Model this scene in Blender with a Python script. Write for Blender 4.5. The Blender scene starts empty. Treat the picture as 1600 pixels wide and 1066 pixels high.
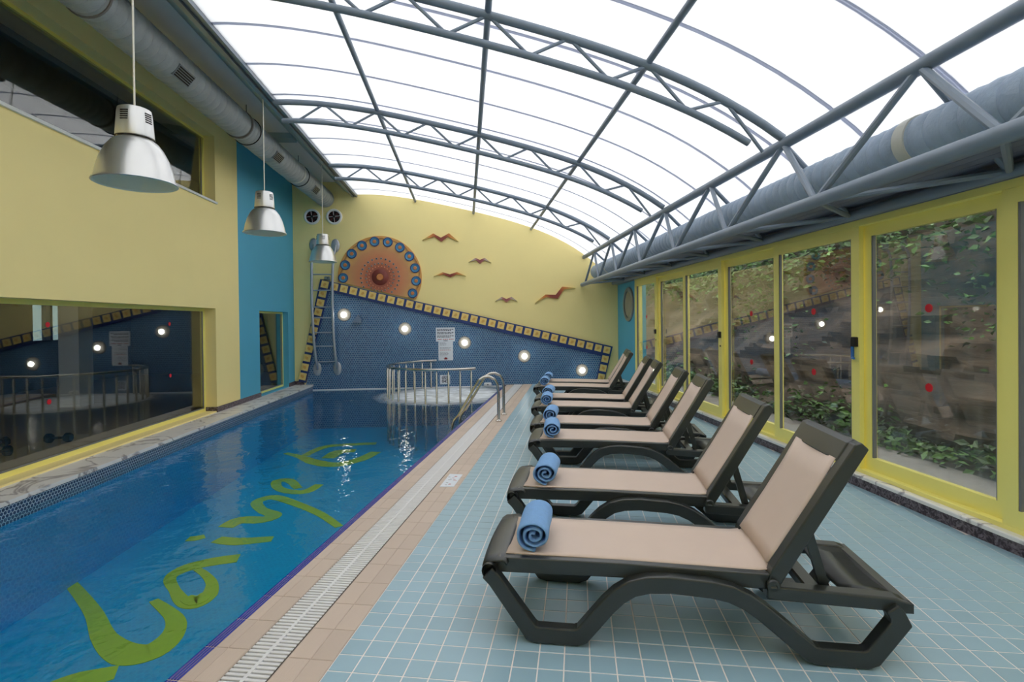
import bpy, math, random
from mathutils import Vector, Matrix, noise
import numpy as np
random.seed(7)
SC = bpy.context.scene
COL = SC.collection

# ------------------------------------------------------------------ camera
# solved from the tile grid and the wall lines (image taken as 1600x1066)
FPX, PIT, ROL, YAW, SHIFT = 806.76, -.0089, -.0108, .0895, 22.92
CAM_H = 1.528
def h2r(x, y, z):
    return Vector((x*math.cos(YAW)+y*math.sin(YAW), -x*math.sin(YAW)+y*math.cos(YAW), z))
_f = Vector((0, math.cos(PIT), math.sin(PIT))); _u = Vector((0, -math.sin(PIT), math.cos(PIT))); _r = Vector((1, 0, 0))
CR = h2r(*(_r*math.cos(ROL)+_u*math.sin(ROL))); CU = h2r(*(-_r*math.sin(ROL)+_u*math.cos(ROL))); CF = h2r(*_f)
CO = Vector((0, 0, CAM_H))
cam_d = bpy.data.cameras.new('camera'); cam = bpy.data.objects.new('camera', cam_d); COL.objects.link(cam)
cam.matrix_world = Matrix(((CR.x, CU.x, -CF.x, 0), (CR.y, CU.y, -CF.y, 0), (CR.z, CU.z, -CF.z, CAM_H), (0, 0, 0, 1)))
cam_d.sensor_width = 36; cam_d.lens = 36*FPX/1600; cam_d.shift_y = -SHIFT/1600
cam_d.clip_start = .05; cam_d.clip_end = 200
SC.camera = cam

# ------------------------------------------------------------------ world and exposure
w = bpy.data.worlds.new('overcast_sky'); SC.world = w; w.use_nodes = True
bg = w.node_tree.nodes['Background']
bg.inputs[0].default_value = (1.0, .98, .95, 1); bg.inputs[1].default_value = 1.25
SC.view_settings.view_transform = 'Standard'; SC.view_settings.look = 'None'
SC.view_settings.gamma = 1; SC.view_settings.use_curve_mapping = False
SC.view_settings.exposure = 1.7
cy = SC.cycles
cy.max_bounces = 10; cy.diffuse_bounces = 6; cy.glossy_bounces = 5; cy.transmission_bounces = 6; cy.transparent_max_bounces = 24
cy.caustics_reflective = False; cy.caustics_refractive = False; cy.sample_clamp_indirect = 6
cy.use_denoising = True

# ------------------------------------------------------------------ pixel -> place
def ray(x, y): return CF + CR*((x-800)/FPX) + CU*((533-SHIFT-y)/FPX)
def onz(x, y, z=0.):
    d = ray(x, y); return CO + d*((z-CAM_H)/d.z)
def onv(x, y, v):
    d = ray(x, y); return CO + d*(v/d.y)
VB = 12.55                                                # back wall face
def bw(x, y): p = onv(x, y, VB); return (p.x, p.z)
G = .216                                                  # the tiling is turned against the room
TC = Vector((math.cos(G), -math.sin(G), 0)); TR = Vector((math.sin(G), math.cos(G), 0))
def TF(c, r, z=0.): return TC*c + TR*r + Vector((0, 0, z))
TP = .115; C0 = -1.1095; R0 = 2.1386
ML = Matrix.Translation((-4.205, 0, 0)) @ Matrix.Rotation(-.015, 4, 'Z')     # left wall face, x into the room
MR = Matrix.Translation((3.44, 0, 0)) @ Matrix.Rotation(-.0185, 4, 'Z')      # right wall line, x out of the room
def LU(v): return -4.205+.015*v
def RU(v): return 3.44+.0185*v

# ------------------------------------------------------------------ materials
def new_mat(name):
    m = bpy.data.materials.new(name); m.use_nodes = True
    nt = m.node_tree
    return m, nt, nt.nodes['Principled BSDF'], nt.nodes['Material Output']
def srgb(r, g, b):
    f = lambda c: c/12.92 if c <= .04045 else ((c+.055)/1.055)**2.4
    return (f(r/255), f(g/255), f(b/255), 1)
def mat(name, col, rough=.5, metal=0., var=.0, scale=8., bump=0., bscale=60., coord='Object', spec=.5, stretch=None):
    m, nt, b, out = new_mat(name)
    b.inputs['Roughness'].default_value = rough; b.inputs['Metallic'].default_value = metal
    b.inputs['Specular IOR Level'].default_value = spec
    b.inputs['Base Color'].default_value = col
    tc = nt.nodes.new('ShaderNodeTexCoord'); src = tc.outputs[coord]
    if stretch:
        mp = nt.nodes.new('ShaderNodeMapping'); mp.inputs['Scale'].default_value = stretch
        nt.links.new(src, mp.inputs[0]); src = mp.outputs[0]
    if var:
        n = nt.nodes.new('ShaderNodeTexNoise'); n.inputs['Scale'].default_value = scale; n.inputs['Detail'].default_value = 4
        nt.links.new(src, n.inputs['Vector'])
        mx = nt.nodes.new('ShaderNodeMix'); mx.data_type = 'RGBA'
        mx.inputs['A'].default_value = tuple(c*(1-var) for c in col[:3])+(1,)
        mx.inputs['B'].default_value = tuple(min(1, c*(1+var)) for c in col[:3])+(1,)
        nt.links.new(n.outputs['Fac'], mx.inputs['Factor']); nt.links.new(mx.outputs['Result'], b.inputs['Base Color'])
    if bump:
        n2 = nt.nodes.new('ShaderNodeTexNoise'); n2.inputs['Scale'].default_value = bscale; n2.inputs['Detail'].default_value = 3
        nt.links.new(src, n2.inputs['Vector'])
        bp = nt.nodes.new('ShaderNodeBump'); bp.inputs['Strength'].default_value = bump; bp.inputs['Distance'].default_value = .01
        nt.links.new(n2.outputs['Fac'], bp.inputs['Height']); nt.links.new(bp.outputs['Normal'], b.inputs['Normal'])
    return m
def info_var(m, amt):      # small tone differences from piece to piece
    nt = m.node_tree; b = nt.nodes['Principled BSDF']
    oi = nt.nodes.new('ShaderNodeObjectInfo'); mr = nt.nodes.new('ShaderNodeMapRange')
    mr.inputs['To Min'].default_value = 1-amt; mr.inputs['To Max'].default_value = 1+amt
    nt.links.new(oi.outputs['Random'], mr.inputs['Value'])
    hs = nt.nodes.new('ShaderNodeHueSaturation')
    nt.links.new(mr.outputs[0], hs.inputs['Value'])
    if b.inputs['Base Color'].is_linked: nt.links.new(b.inputs['Base Color'].links[0].from_socket, hs.inputs['Color'])
    else: hs.inputs['Color'].default_value = b.inputs['Base Color'].default_value
    nt.links.new(hs.outputs[0], b.inputs['Base Color'])
    return m
M = {}
M['yellow'] = mat('yellow_wall_paint', srgb(249, 231, 160), .75, var=.03, scale=2, bump=.05, bscale=120)
M['blue'] = mat('blue_wall_paint', srgb(84, 172, 204), .7, var=.03, scale=2, bump=.05, bscale=120)
M['frame'] = mat('yellow_green_window_paint', srgb(250, 240, 140), .4, var=.03, scale=3)
M['gasket'] = mat('grey_gasket', srgb(120, 122, 126), .5)
M['soffit'] = mat('grey_white_plaster', srgb(226, 228, 226), .85, var=.03, scale=3)
M['fascia'] = mat('pale_blue_grey_fascia', srgb(150, 172, 176), .6, var=.04, scale=3)
M['steel'] = mat('blue_grey_painted_steel', srgb(118, 132, 148), .42, var=.06, scale=6)
M['alu'] = mat('grey_aluminium', srgb(130, 140, 150), .35, .6, var=.08, scale=5)
M['slat'] = mat('grey_soffit_slat', srgb(128, 132, 148), .5, var=.05, scale=5)
M['ladder'] = mat('satin_ladder_steel', srgb(176, 182, 192), .35, .5, var=.05, scale=6)
M['stainless'] = mat('stainless_steel', srgb(190, 188, 182), .18, 1., var=.05, scale=10)
M['dark_plastic'] = mat('dark_green_black_plastic', srgb(34, 39, 40), .36, var=.08, scale=20, bump=.05, bscale=300, spec=.9)
M['sling'] = mat('beige_mesh_fabric', srgb(210, 190, 176), .8, var=.025, scale=9, bump=.12, bscale=500)
M['towel'] = mat('blue_terry_cloth', srgb(142, 190, 246), .95, var=.10, scale=45, bump=.9, bscale=260)
M['tile'] = info_var(mat('pale_blue_floor_tile', srgb(152, 184, 200), .33, var=.04, scale=7, bump=.03, bscale=60), .05)
M['tile_far'] = mat('pale_blue_floor_tile_far', srgb(152, 184, 200), .33, var=.05, scale=7)
M['grout'] = mat('white_grout', srgb(240, 232, 228), .85, var=.05, scale=15)
M['beige'] = info_var(mat('beige_pool_tile', srgb(202, 184, 170), .6, var=.06, scale=30, bump=.25, bscale=1, stretch=(240, 3, 3)), .05)
M['beige_grout'] = mat('beige_grout', srgb(188, 172, 158), .9, var=.06, scale=20)
M['navy_edge'] = mat('navy_edge_tile', srgb(26, 46, 150), .25, var=.1, scale=12)
M['white_plastic'] = mat('white_plastic', srgb(226, 226, 228), .4, var=.02, scale=8)
M['gutter'] = mat('gutter_grey', srgb(120, 115, 110), .8)
M['channel'] = mat('pale_channel_concrete', srgb(200, 196, 194), .8, var=.05)
M['white'] = mat('white_paint', srgb(236, 236, 238), .5)
M['paper'] = mat('white_paper', srgb(222, 228, 236), .6)
M['ink'] = mat('dark_ink', srgb(60, 64, 84), .7)
M['red_ink'] = mat('red_ink', srgb(190, 60, 60), .7)
M['maroon'] = mat('maroon_ink', srgb(120, 26, 40), .7)
M['red'] = mat('red_sticker', srgb(206, 22, 44), .5)
M['black'] = mat('black_plastic', srgb(20, 20, 22), .4)
M['blue_plastic'] = mat('blue_plastic', srgb(40, 110, 190), .4)
M['dark'] = mat('dark_recess', srgb(22, 18, 20), .8)
M['fan_red'] = mat('dark_red_fan', srgb(70, 16, 22), .5)
M['duct'] = mat('grey_foil_duct', srgb(158, 164, 166), .5, .15, var=.2, scale=9, bump=.6, bscale=45)
M['duct_r'] = mat('blue_grey_foil_duct', srgb(156, 174, 196), .5, .05, var=.18, scale=9, bump=.6, bscale=40)
M['tape'] = mat('pale_tape', srgb(196, 198, 190), .5, var=.08, scale=30)
M['lamp_alu'] = mat('brushed_lamp_aluminium', srgb(214, 214, 212), .32, .85, var=.04, scale=4)
M['lamp_in'] = mat('lamp_white_inside', srgb(228, 236, 226), .5)
M['cable'] = mat('white_cable', srgb(225, 222, 210), .6)
M['mural_navy'] = mat('navy_film_strip', srgb(34, 58, 120), .45, var=.12, scale=10, bump=.1, bscale=60)
M['ochre'] = mat('ochre_relief_tile', srgb(236, 208, 128), .55, var=.12, scale=18, bump=.5, bscale=35)
M['ochre_pat'] = mat('orange_leaf_motif', srgb(220, 172, 92), .55, var=.2, scale=40, bump=.5, bscale=80)
M['med_dark'] = mat('medallion_dark_blue', srgb(30, 70, 128), .4, var=.1, scale=30)
M['med_mid'] = mat('medallion_mid_blue', srgb(66, 132, 172), .4, var=.12, scale=30)
M['med_orange'] = mat('medallion_orange', srgb(202, 128, 74), .5, var=.1, scale=30)
M['eye_ring'] = mat('eye_grey_ring', srgb(160, 150, 138), .5)
M['spot_pink'] = mat('small_pink_dot', srgb(226, 150, 110), .5)
M['rust'] = mat('rust_red_dome', srgb(122, 50, 40), .5, var=.15, scale=8)
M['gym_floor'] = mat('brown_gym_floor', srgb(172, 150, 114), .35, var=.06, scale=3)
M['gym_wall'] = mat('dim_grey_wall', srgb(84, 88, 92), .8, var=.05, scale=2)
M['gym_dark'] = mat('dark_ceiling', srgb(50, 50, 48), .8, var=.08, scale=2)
M['rubber'] = mat('dark_teal_rubber', srgb(22, 44, 50), .6)
M['pave'] = mat('grey_paving', srgb(140, 134, 132), .85, var=.12, scale=4, bump=.2)
M['soil'] = mat('dark_soil', srgb(52, 46, 38), .95, var=.3, scale=8, bump=.5)
def leaf_mat(name, a, b):
    m, nt, bs, out = new_mat(name)
    g = nt.nodes.new('ShaderNodeNewGeometry'); cr = nt.nodes.new('ShaderNodeValToRGB')
    cr.color_ramp.elements[0].color = a; cr.color_ramp.elements[1].color = b
    nt.links.new(g.outputs['Random Per Island'], cr.inputs[0]); nt.links.new(cr.outputs[0], bs.inputs['Base Color'])
    bs.inputs['Roughness'].default_value = .45
    return m
M['leaf'] = leaf_mat('green_leaves', srgb(22, 44, 18), srgb(92, 136, 60))

def marble(name, base, vein, scale, dark):
    m, nt, b, out = new_mat(name)
    tc = nt.nodes.new('ShaderNodeTexCoord')
    n = nt.nodes.new('ShaderNodeTexNoise'); n.inputs['Scale'].default_value = scale; n.inputs['Detail'].default_value = 8; n.inputs['Distortion'].default_value = 1.6
    nt.links.new(tc.outputs['Object'], n.inputs['Vector'])
    cr = nt.nodes.new('ShaderNodeValToRGB'); e = cr.color_ramp.elements
    if dark:
        e[0].position = .42; e[0].color = vein; e[1].position = .62; e[1].color = base
    else:
        e[0].position = .47; e[0].color = base; e[1].position = .5; e[1].color = vein
        k = e.new(.53); k.color = base; k2 = e.new(.3); k2.color = tuple(c*.9 for c in base[:3])+(1,)
    nt.links.new(n.outputs['Fac'], cr.inputs[0]); nt.links.new(cr.outputs[0], b.inputs['Base Color'])
    b.inputs['Roughness'].default_value = .3
    return m
M['marble'] = marble('white_veined_marble', srgb(236, 233, 230), srgb(150, 142, 146), 1.3, False)
M['dark_marble'] = marble('dark_plum_marble', srgb(128, 116, 124), srgb(52, 36, 44), 28, True)

def hexmosaic(name, tile_a, tile_b, grout, size, axes):
    """round-cornered hexagon mosaic: distance to the nearest centre of a hexagonal lattice"""
    m, nt, b, out = new_mat(name)
    tc = nt.nodes.new('ShaderNodeTexCoord'); sp = nt.nodes.new('ShaderNodeSeparateXYZ'); nt.links.new(tc.outputs['Object'], sp.inputs[0])
    def mth(op, a, c=None, d=None):
        k = nt.nodes.new('ShaderNodeMath'); k.operation = op
        for i, v in enumerate((a, c, d)):
            if v is None: continue
            if isinstance(v, (int, float)): k.inputs[i].default_value = v
            else: nt.links.new(v, k.inputs[i])
        return k.outputs[0]
    X, Y = sp.outputs[axes[0]], sp.outputs[axes[1]]
    sx, sy = size, size*math.sqrt(3)
    def lattice(ox, oy):
        fx = mth('SUBTRACT', mth('FRACT', mth('ADD', mth('DIVIDE', X, sx), ox)), .5)
        fy = mth('SUBTRACT', mth('FRACT', mth('ADD', mth('DIVIDE', Y, sy), oy)), .5)
        ax = mth('MULTIPLY', mth('ABSOLUTE', fx), sx); ay = mth('MULTIPLY', mth('ABSOLUTE', fy), sy)
        return mth('MAXIMUM', ax, mth('ADD', mth('MULTIPLY', ax, .5), mth('MULTIPLY', ay, .866)))
    d = mth('MINIMUM', lattice(100, 100), lattice(100.5, 100.5))
    fac = mth('GREATER_THAN', d, size*.5*.84)
    n = nt.nodes.new('ShaderNodeTexNoise'); n.inputs['Scale'].default_value = 1.2/size; n.inputs['Detail'].default_value = 1
    nt.links.new(tc.outputs['Object'], n.inputs['Vector'])
    mx = nt.nodes.new('ShaderNodeMix'); mx.data_type = 'RGBA'; mx.inputs['A'].default_value = tile_a; mx.inputs['B'].default_value = tile_b
    cl = nt.nodes.new('ShaderNodeMapRange'); cl.inputs['From Min'].default_value = .4; cl.inputs['From Max'].default_value = .6
    nt.links.new(n.outputs['Fac'], cl.inputs['Value']); nt.links.new(cl.outputs[0], mx.inputs['Factor'])
    m2 = nt.nodes.new('ShaderNodeMix'); m2.data_type = 'RGBA'; m2.inputs['B'].default_value = grout
    nt.links.new(fac, m2.inputs['Factor']); nt.links.new(mx.outputs['Result'], m2.inputs['A'])
    nt.links.new(m2.outputs['Result'], b.inputs['Base Color']); b.inputs['Roughness'].default_value = .3
    return m
M['mosaic_wall'] = hexmosaic('blue_wall_mosaic', srgb(40, 84, 130), srgb(58, 106, 150), srgb(140, 166, 188), .055, (0, 2))
M['mosaic_edge'] = hexmosaic('navy_waterline_mosaic', srgb(26, 52, 88), srgb(40, 74, 116), srgb(190, 208, 222), .034, (1, 2))
M['pool_floor'] = hexmosaic('bright_blue_pool_mosaic', srgb(0, 146, 196), srgb(4, 156, 204), srgb(20, 160, 204), .05, (0, 1))
M['pool_wall'] = hexmosaic('blue_pool_side_mosaic', srgb(6, 130, 190), srgb(16, 140, 198), srgb(40, 152, 204), .05, (1, 2))
M['letter'] = mat('yellow_green_pool_mosaic', srgb(176, 186, 44), .4, var=.08, scale=20)

def fresnel(nt, ior):
    # same reflectance on both faces of a thin pane
    g = nt.nodes.new('ShaderNodeNewGeometry'); mr = nt.nodes.new('ShaderNodeMapRange')
    mr.inputs['To Min'].default_value = ior; mr.inputs['To Max'].default_value = 1/ior
    nt.links.new(g.outputs['Backfacing'], mr.inputs['Value'])
    fr = nt.nodes.new('ShaderNodeFresnel'); nt.links.new(mr.outputs[0], fr.inputs['IOR'])
    return fr
def glass(name, tint, rough=0., ior=1.5, haze=0., hazecol=(.6, .62, .6, 1)):
    m, nt, b, out = new_mat(name); nt.nodes.remove(b)
    fr = fresnel(nt, ior)
    t = nt.nodes.new('ShaderNodeBsdfTransparent'); t.inputs[0].default_value = tint
    g = nt.nodes.new('ShaderNodeBsdfGlossy'); g.inputs['Roughness'].default_value = rough; g.inputs[0].default_value = (1, 1, 1, 1)
    mx = nt.nodes.new('ShaderNodeMixShader')
    nt.links.new(fr.outputs[0], mx.inputs[0]); nt.links.new(t.outputs[0], mx.inputs[1]); nt.links.new(g.outputs[0], mx.inputs[2])
    last = mx.outputs[0]
    if haze:      # condensation running down the pane
        tc = nt.nodes.new('ShaderNodeTexCoord'); mp = nt.nodes.new('ShaderNodeMapping'); mp.inputs['Scale'].default_value = (6, 6, .7)
        nt.links.new(tc.outputs['Object'], mp.inputs[0])
        n = nt.nodes.new('ShaderNodeTexNoise'); n.inputs['Scale'].default_value = 2.5; n.inputs['Detail'].default_value = 5
        nt.links.new(mp.outputs[0], n.inputs['Vector'])
        mr = nt.nodes.new('ShaderNodeMapRange'); mr.inputs['From Min'].default_value = .4; mr.inputs['From Max'].default_value = .7
        mr.inputs['To Min'].default_value = haze*.35; mr.inputs['To Max'].default_value = haze
        nt.links.new(n.outputs['Fac'], mr.inputs['Value'])
        d = nt.nodes.new('ShaderNodeBsdfDiffuse'); d.inputs[0].default_value = hazecol
        m2 = nt.nodes.new('ShaderNodeMixShader')
        nt.links.new(mr.outputs[0], m2.inputs[0]); nt.links.new(last, m2.inputs[1]); nt.links.new(d.outputs[0], m2.inputs[2]); last = m2.outputs[0]
    nt.links.new(last, out.inputs[0])
    return m
M['glass_l'] = glass('dim_window_glass', (.80, .82, .80, 1), 0, 1.75)
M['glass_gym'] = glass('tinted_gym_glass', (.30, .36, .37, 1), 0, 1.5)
M['glass_r'] = glass('door_glass', (.84, .86, .84, 1), 0, 1.8, .04)
M['glass_wet'] = glass('misted_door_glass', (.84, .86, .84, 1), 0, 1.8, .13)

def water_mat():
    m, nt, b, out = new_mat('pool_water'); nt.nodes.remove(b)
    tc = nt.nodes.new('ShaderNodeTexCoord')
    n = nt.nodes.new('ShaderNodeTexNoise'); n.inputs['Scale'].default_value = 2.6; n.inputs['Detail'].default_value = 3; n.inputs['Distortion'].default_value = .5
    n2 = nt.nodes.new('ShaderNodeTexNoise'); n2.inputs['Scale'].default_value = 11; n2.inputs['Detail'].default_value = 2
    for k in (n, n2): nt.links.new(tc.outputs['Object'], k.inputs['Vector'])
    ad = nt.nodes.new('ShaderNodeMath'); ad.operation = 'MULTIPLY_ADD'; ad.inputs[1].default_value = .22
    nt.links.new(n2.outputs['Fac'], ad.inputs[0]); nt.links.new(n.outputs['Fac'], ad.inputs[2])
    bp = nt.nodes.new('ShaderNodeBump'); bp.inputs['Strength'].default_value = .5; bp.inputs['Distance'].default_value = .035
    nt.links.new(ad.outputs[0], bp.inputs['Height'])
    fr = fresnel(nt, 1.33); nt.links.new(bp.outputs[0], fr.inputs['Normal'])
    t = nt.nodes.new('ShaderNodeBsdfTransparent'); t.inputs[0].default_value = (.72, .93, .98, 1)
    g = nt.nodes.new('ShaderNodeBsdfGlossy'); g.inputs['Roughness'].default_value = .03; nt.links.new(bp.outputs[0], g.inputs['Normal'])
    mx = nt.nodes.new('ShaderNodeMixShader')
    nt.links.new(fr.outputs[0], mx.inputs[0]); nt.links.new(t.outputs[0], mx.inputs[1]); nt.links.new(g.outputs[0], mx.inputs[2])
    nt.links.new(mx.outputs[0], out.inputs[0])
    return m
M['water'] = water_mat()
def foam_mat():
    m, nt, b, out = new_mat('white_bubbling_foam'); nt.nodes.remove(b)
    tc = nt.nodes.new('ShaderNodeTexCoord'); mp = nt.nodes.new('ShaderNodeMapping'); mp.inputs['Scale'].default_value = (1, 2.4, 1)
    nt.links.new(tc.outputs['Object'], mp.inputs[0])
    n = nt.nodes.new('ShaderNodeTexNoise'); n.inputs['Scale'].default_value = 3; n.inputs['Detail'].default_value = 5; n.inputs['Distortion'].default_value = 1
    nt.links.new(mp.outputs[0], n.inputs['Vector'])
    ln = nt.nodes.new('ShaderNodeVectorMath'); ln.operation = 'LENGTH'; nt.links.new(tc.outputs['Object'], ln.inputs[0])
    f1 = nt.nodes.new('ShaderNodeMapRange'); f1.inputs['From Min'].default_value = 1.6; f1.inputs['From Max'].default_value = .9
    nt.links.new(ln.outputs['Value'], f1.inputs['Value'])
    f2 = nt.nodes.new('ShaderNodeMapRange'); f2.inputs['From Min'].default_value = .32; f2.inputs['From Max'].default_value = .62
    f2.inputs['To Min'].default_value = .55; f2.inputs['To Max'].default_value = 1.
    nt.links.new(n.outputs['Fac'], f2.inputs['Value'])
    mu = nt.nodes.new('ShaderNodeMath'); mu.operation = 'MULTIPLY'; nt.links.new(f1.outputs[0], mu.inputs[0]); nt.links.new(f2.outputs[0], mu.inputs[1])
    d = nt.nodes.new('ShaderNodeBsdfDiffuse'); d.inputs[0].default_value = (.86, .91, .95, 1)
    t = nt.nodes.new('ShaderNodeBsdfTransparent')
    mx = nt.nodes.new('ShaderNodeMixShader')
    nt.links.new(mu.outputs[0], mx.inputs[0]); nt.links.new(t.outputs[0], mx.inputs[1]); nt.links.new(d.outputs[0], mx.inputs[2])
    nt.links.new(mx.outputs[0], out.inputs[0])
    return m
M['foam'] = foam_mat()
def roof_mat():
    m, nt, b, out = new_mat('milky_polycarbonate'); nt.nodes.remove(b)
    tc = nt.nodes.new('ShaderNodeTexCoord')
    n = nt.nodes.new('ShaderNodeTexNoise'); n.inputs['Scale'].default_value = .8; n.inputs['Detail'].default_value = 2
    nt.links.new(tc.outputs['Object'], n.inputs['Vector'])
    mc = nt.nodes.new('ShaderNodeMix'); mc.data_type = 'RGBA'; mc.inputs['A'].default_value = (.72, .73, .75, 1); mc.inputs['B'].default_value = (.79, .795, .81, 1)
    nt.links.new(n.outputs['Fac'], mc.inputs['Factor'])
    t = nt.nodes.new('ShaderNodeBsdfTranslucent'); nt.links.new(mc.outputs['Result'], t.inputs[0])
    d = nt.nodes.new('ShaderNodeBsdfDiffuse'); d.inputs[0].default_value = (.8, .83, .86, 1)
    mx = nt.nodes.new('ShaderNodeMixShader'); mx.inputs[0].default_value = .25
    nt.links.new(t.outputs[0], mx.inputs[1]); nt.links.new(d.outputs[0], mx.inputs[2])
    nt.links.new(mx.outputs[0], out.inputs[0])
    return m
M['roof'] = roof_mat()
def bar_mat():
    m, nt, b, out = new_mat('grey_milky_glazing_bar'); nt.nodes.remove(b)
    t = nt.nodes.new('ShaderNodeBsdfTranslucent'); t.inputs[0].default_value = (.60, .63, .72, 1)
    d = nt.nodes.new('ShaderNodeBsdfDiffuse'); d.inputs[0].default_value = (.40, .43, .52, 1)
    ad = nt.nodes.new('ShaderNodeMixShader'); ad.inputs[0].default_value = .25
    nt.links.new(t.outputs[0], ad.inputs[1]); nt.links.new(d.outputs[0], ad.inputs[2]); nt.links.new(ad.outputs[0], out.inputs[0])
    return m
M['bar'] = bar_mat()
def emis(name, col, s):
    m, nt, b, out = new_mat(name)
    b.inputs['Emission Color'].default_value = col; b.inputs['Emission Strength'].default_value = s; b.inputs['Base Color'].default_value = col
    return m
M['bulb'] = emis('lit_lamp_bulb', (1, .97, .86, 1), 5.)
M['globe'] = glass('clear_ribbed_lamp_glass', (.9, .93, .93, 1), .05, 1.5, .18, (.7, .72, .7, 1))
def radial_mat(name, stops, axes=(0, 2), rmax=1., streak=False):
    m, nt, b, out = new_mat(name)
    tc = nt.nodes.new('ShaderNodeTexCoord'); mp = nt.nodes.new('ShaderNodeMapping')
    sc = [0, 0, 0]
    for k in axes: sc[k] = 1/rmax
    mp.inputs['Scale'].default_value = sc; nt.links.new(tc.outputs['Object'], mp.inputs[0])
    ln = nt.nodes.new('ShaderNodeVectorMath'); ln.operation = 'LENGTH'; nt.links.new(mp.outputs[0], ln.inputs[0])
    n = nt.nodes.new('ShaderNodeTexNoise'); n.inputs['Scale'].default_value = 6; n.inputs['Detail'].default_value = 5; nt.links.new(tc.outputs['Object'], n.inputs['Vector'])
    ad = nt.nodes.new('ShaderNodeMath'); ad.operation = 'MULTIPLY_ADD'; ad.inputs[1].default_value = .14
    nt.links.new(n.outputs['Fac'], ad.inputs[0]); nt.links.new(ln.outputs['Value'], ad.inputs[2])
    cr = nt.nodes.new('ShaderNodeValToRGB'); e = cr.color_ramp.elements
    e[0].position, e[0].color = stops[0]; e[1].position, e[1].color = stops[-1]
    for s, c in stops[1:-1]: k = e.new(s); k.color = c
    nt.links.new(ad.outputs[0], cr.inputs[0]); nt.links.new(cr.outputs[0], b.inputs['Base Color']); b.inputs['Roughness'].default_value = .55
    return m
M['sun'] = radial_mat('painted_sun_disc', [(.1, srgb(118, 56, 46)), (.3, srgb(166, 92, 70)), (.5, srgb(208, 128, 90)), (.72, srgb(208, 148, 100)), (.93, srgb(224, 180, 106)), (1., srgb(214, 156, 84)), (1.06, srgb(140, 84, 46))])
M['bird'] = radial_mat('painted_bird', [(.05, srgb(116, 46, 46)), (.35, srgb(150, 70, 50)), (.62, srgb(206, 132, 62)), (1., srgb(196, 176, 100))])
M['bird_pale'] = radial_mat('painted_pale_bird', [(.05, srgb(132, 56, 60)), (.35, srgb(160, 100, 96)), (.62, srgb(186, 168, 158)), (1., srgb(176, 164, 120))])
def rock_mat():
    m, nt, b, out = new_mat('layered_brown_rock')
    tc = nt.nodes.new('ShaderNodeTexCoord'); mp = nt.nodes.new('ShaderNodeMapping'); mp.inputs['Rotation'].default_value = (.25, 0, 0); mp.inputs['Scale'].default_value = (1, .5, 2.4)
    nt.links.new(tc.outputs['Object'], mp.inputs[0])
    n = nt.nodes.new('ShaderNodeTexNoise'); n.inputs['Scale'].default_value = 1.6; n.inputs['Detail'].default_value = 9; n.inputs['Roughness'].default_value = .65; n.inputs['Distortion'].default_value = .6
    nt.links.new(mp.outputs[0], n.inputs['Vector'])
    cr = nt.nodes.new('ShaderNodeValToRGB'); e = cr.color_ramp.elements
    e[0].position = .3; e[0].color = srgb(30, 24, 20); e[1].position = .72; e[1].color = srgb(112, 94, 80)
    k = e.new(.5); k.color = srgb(70, 57, 47)
    nt.links.new(n.outputs['Fac'], cr.inputs[0]); nt.links.new(cr.outputs[0], b.inputs['Base Color']); b.inputs['Roughness'].default_value = .9
    bp = nt.nodes.new('ShaderNodeBump'); bp.inputs['Strength'].default_value = .9; bp.inputs['Distance'].default_value = .06
    nt.links.new(n.outputs['Fac'], bp.inputs['Height']); nt.links.new(bp.outputs[0], b.inputs['Normal'])
    return m
M['rock'] = rock_mat()

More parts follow.
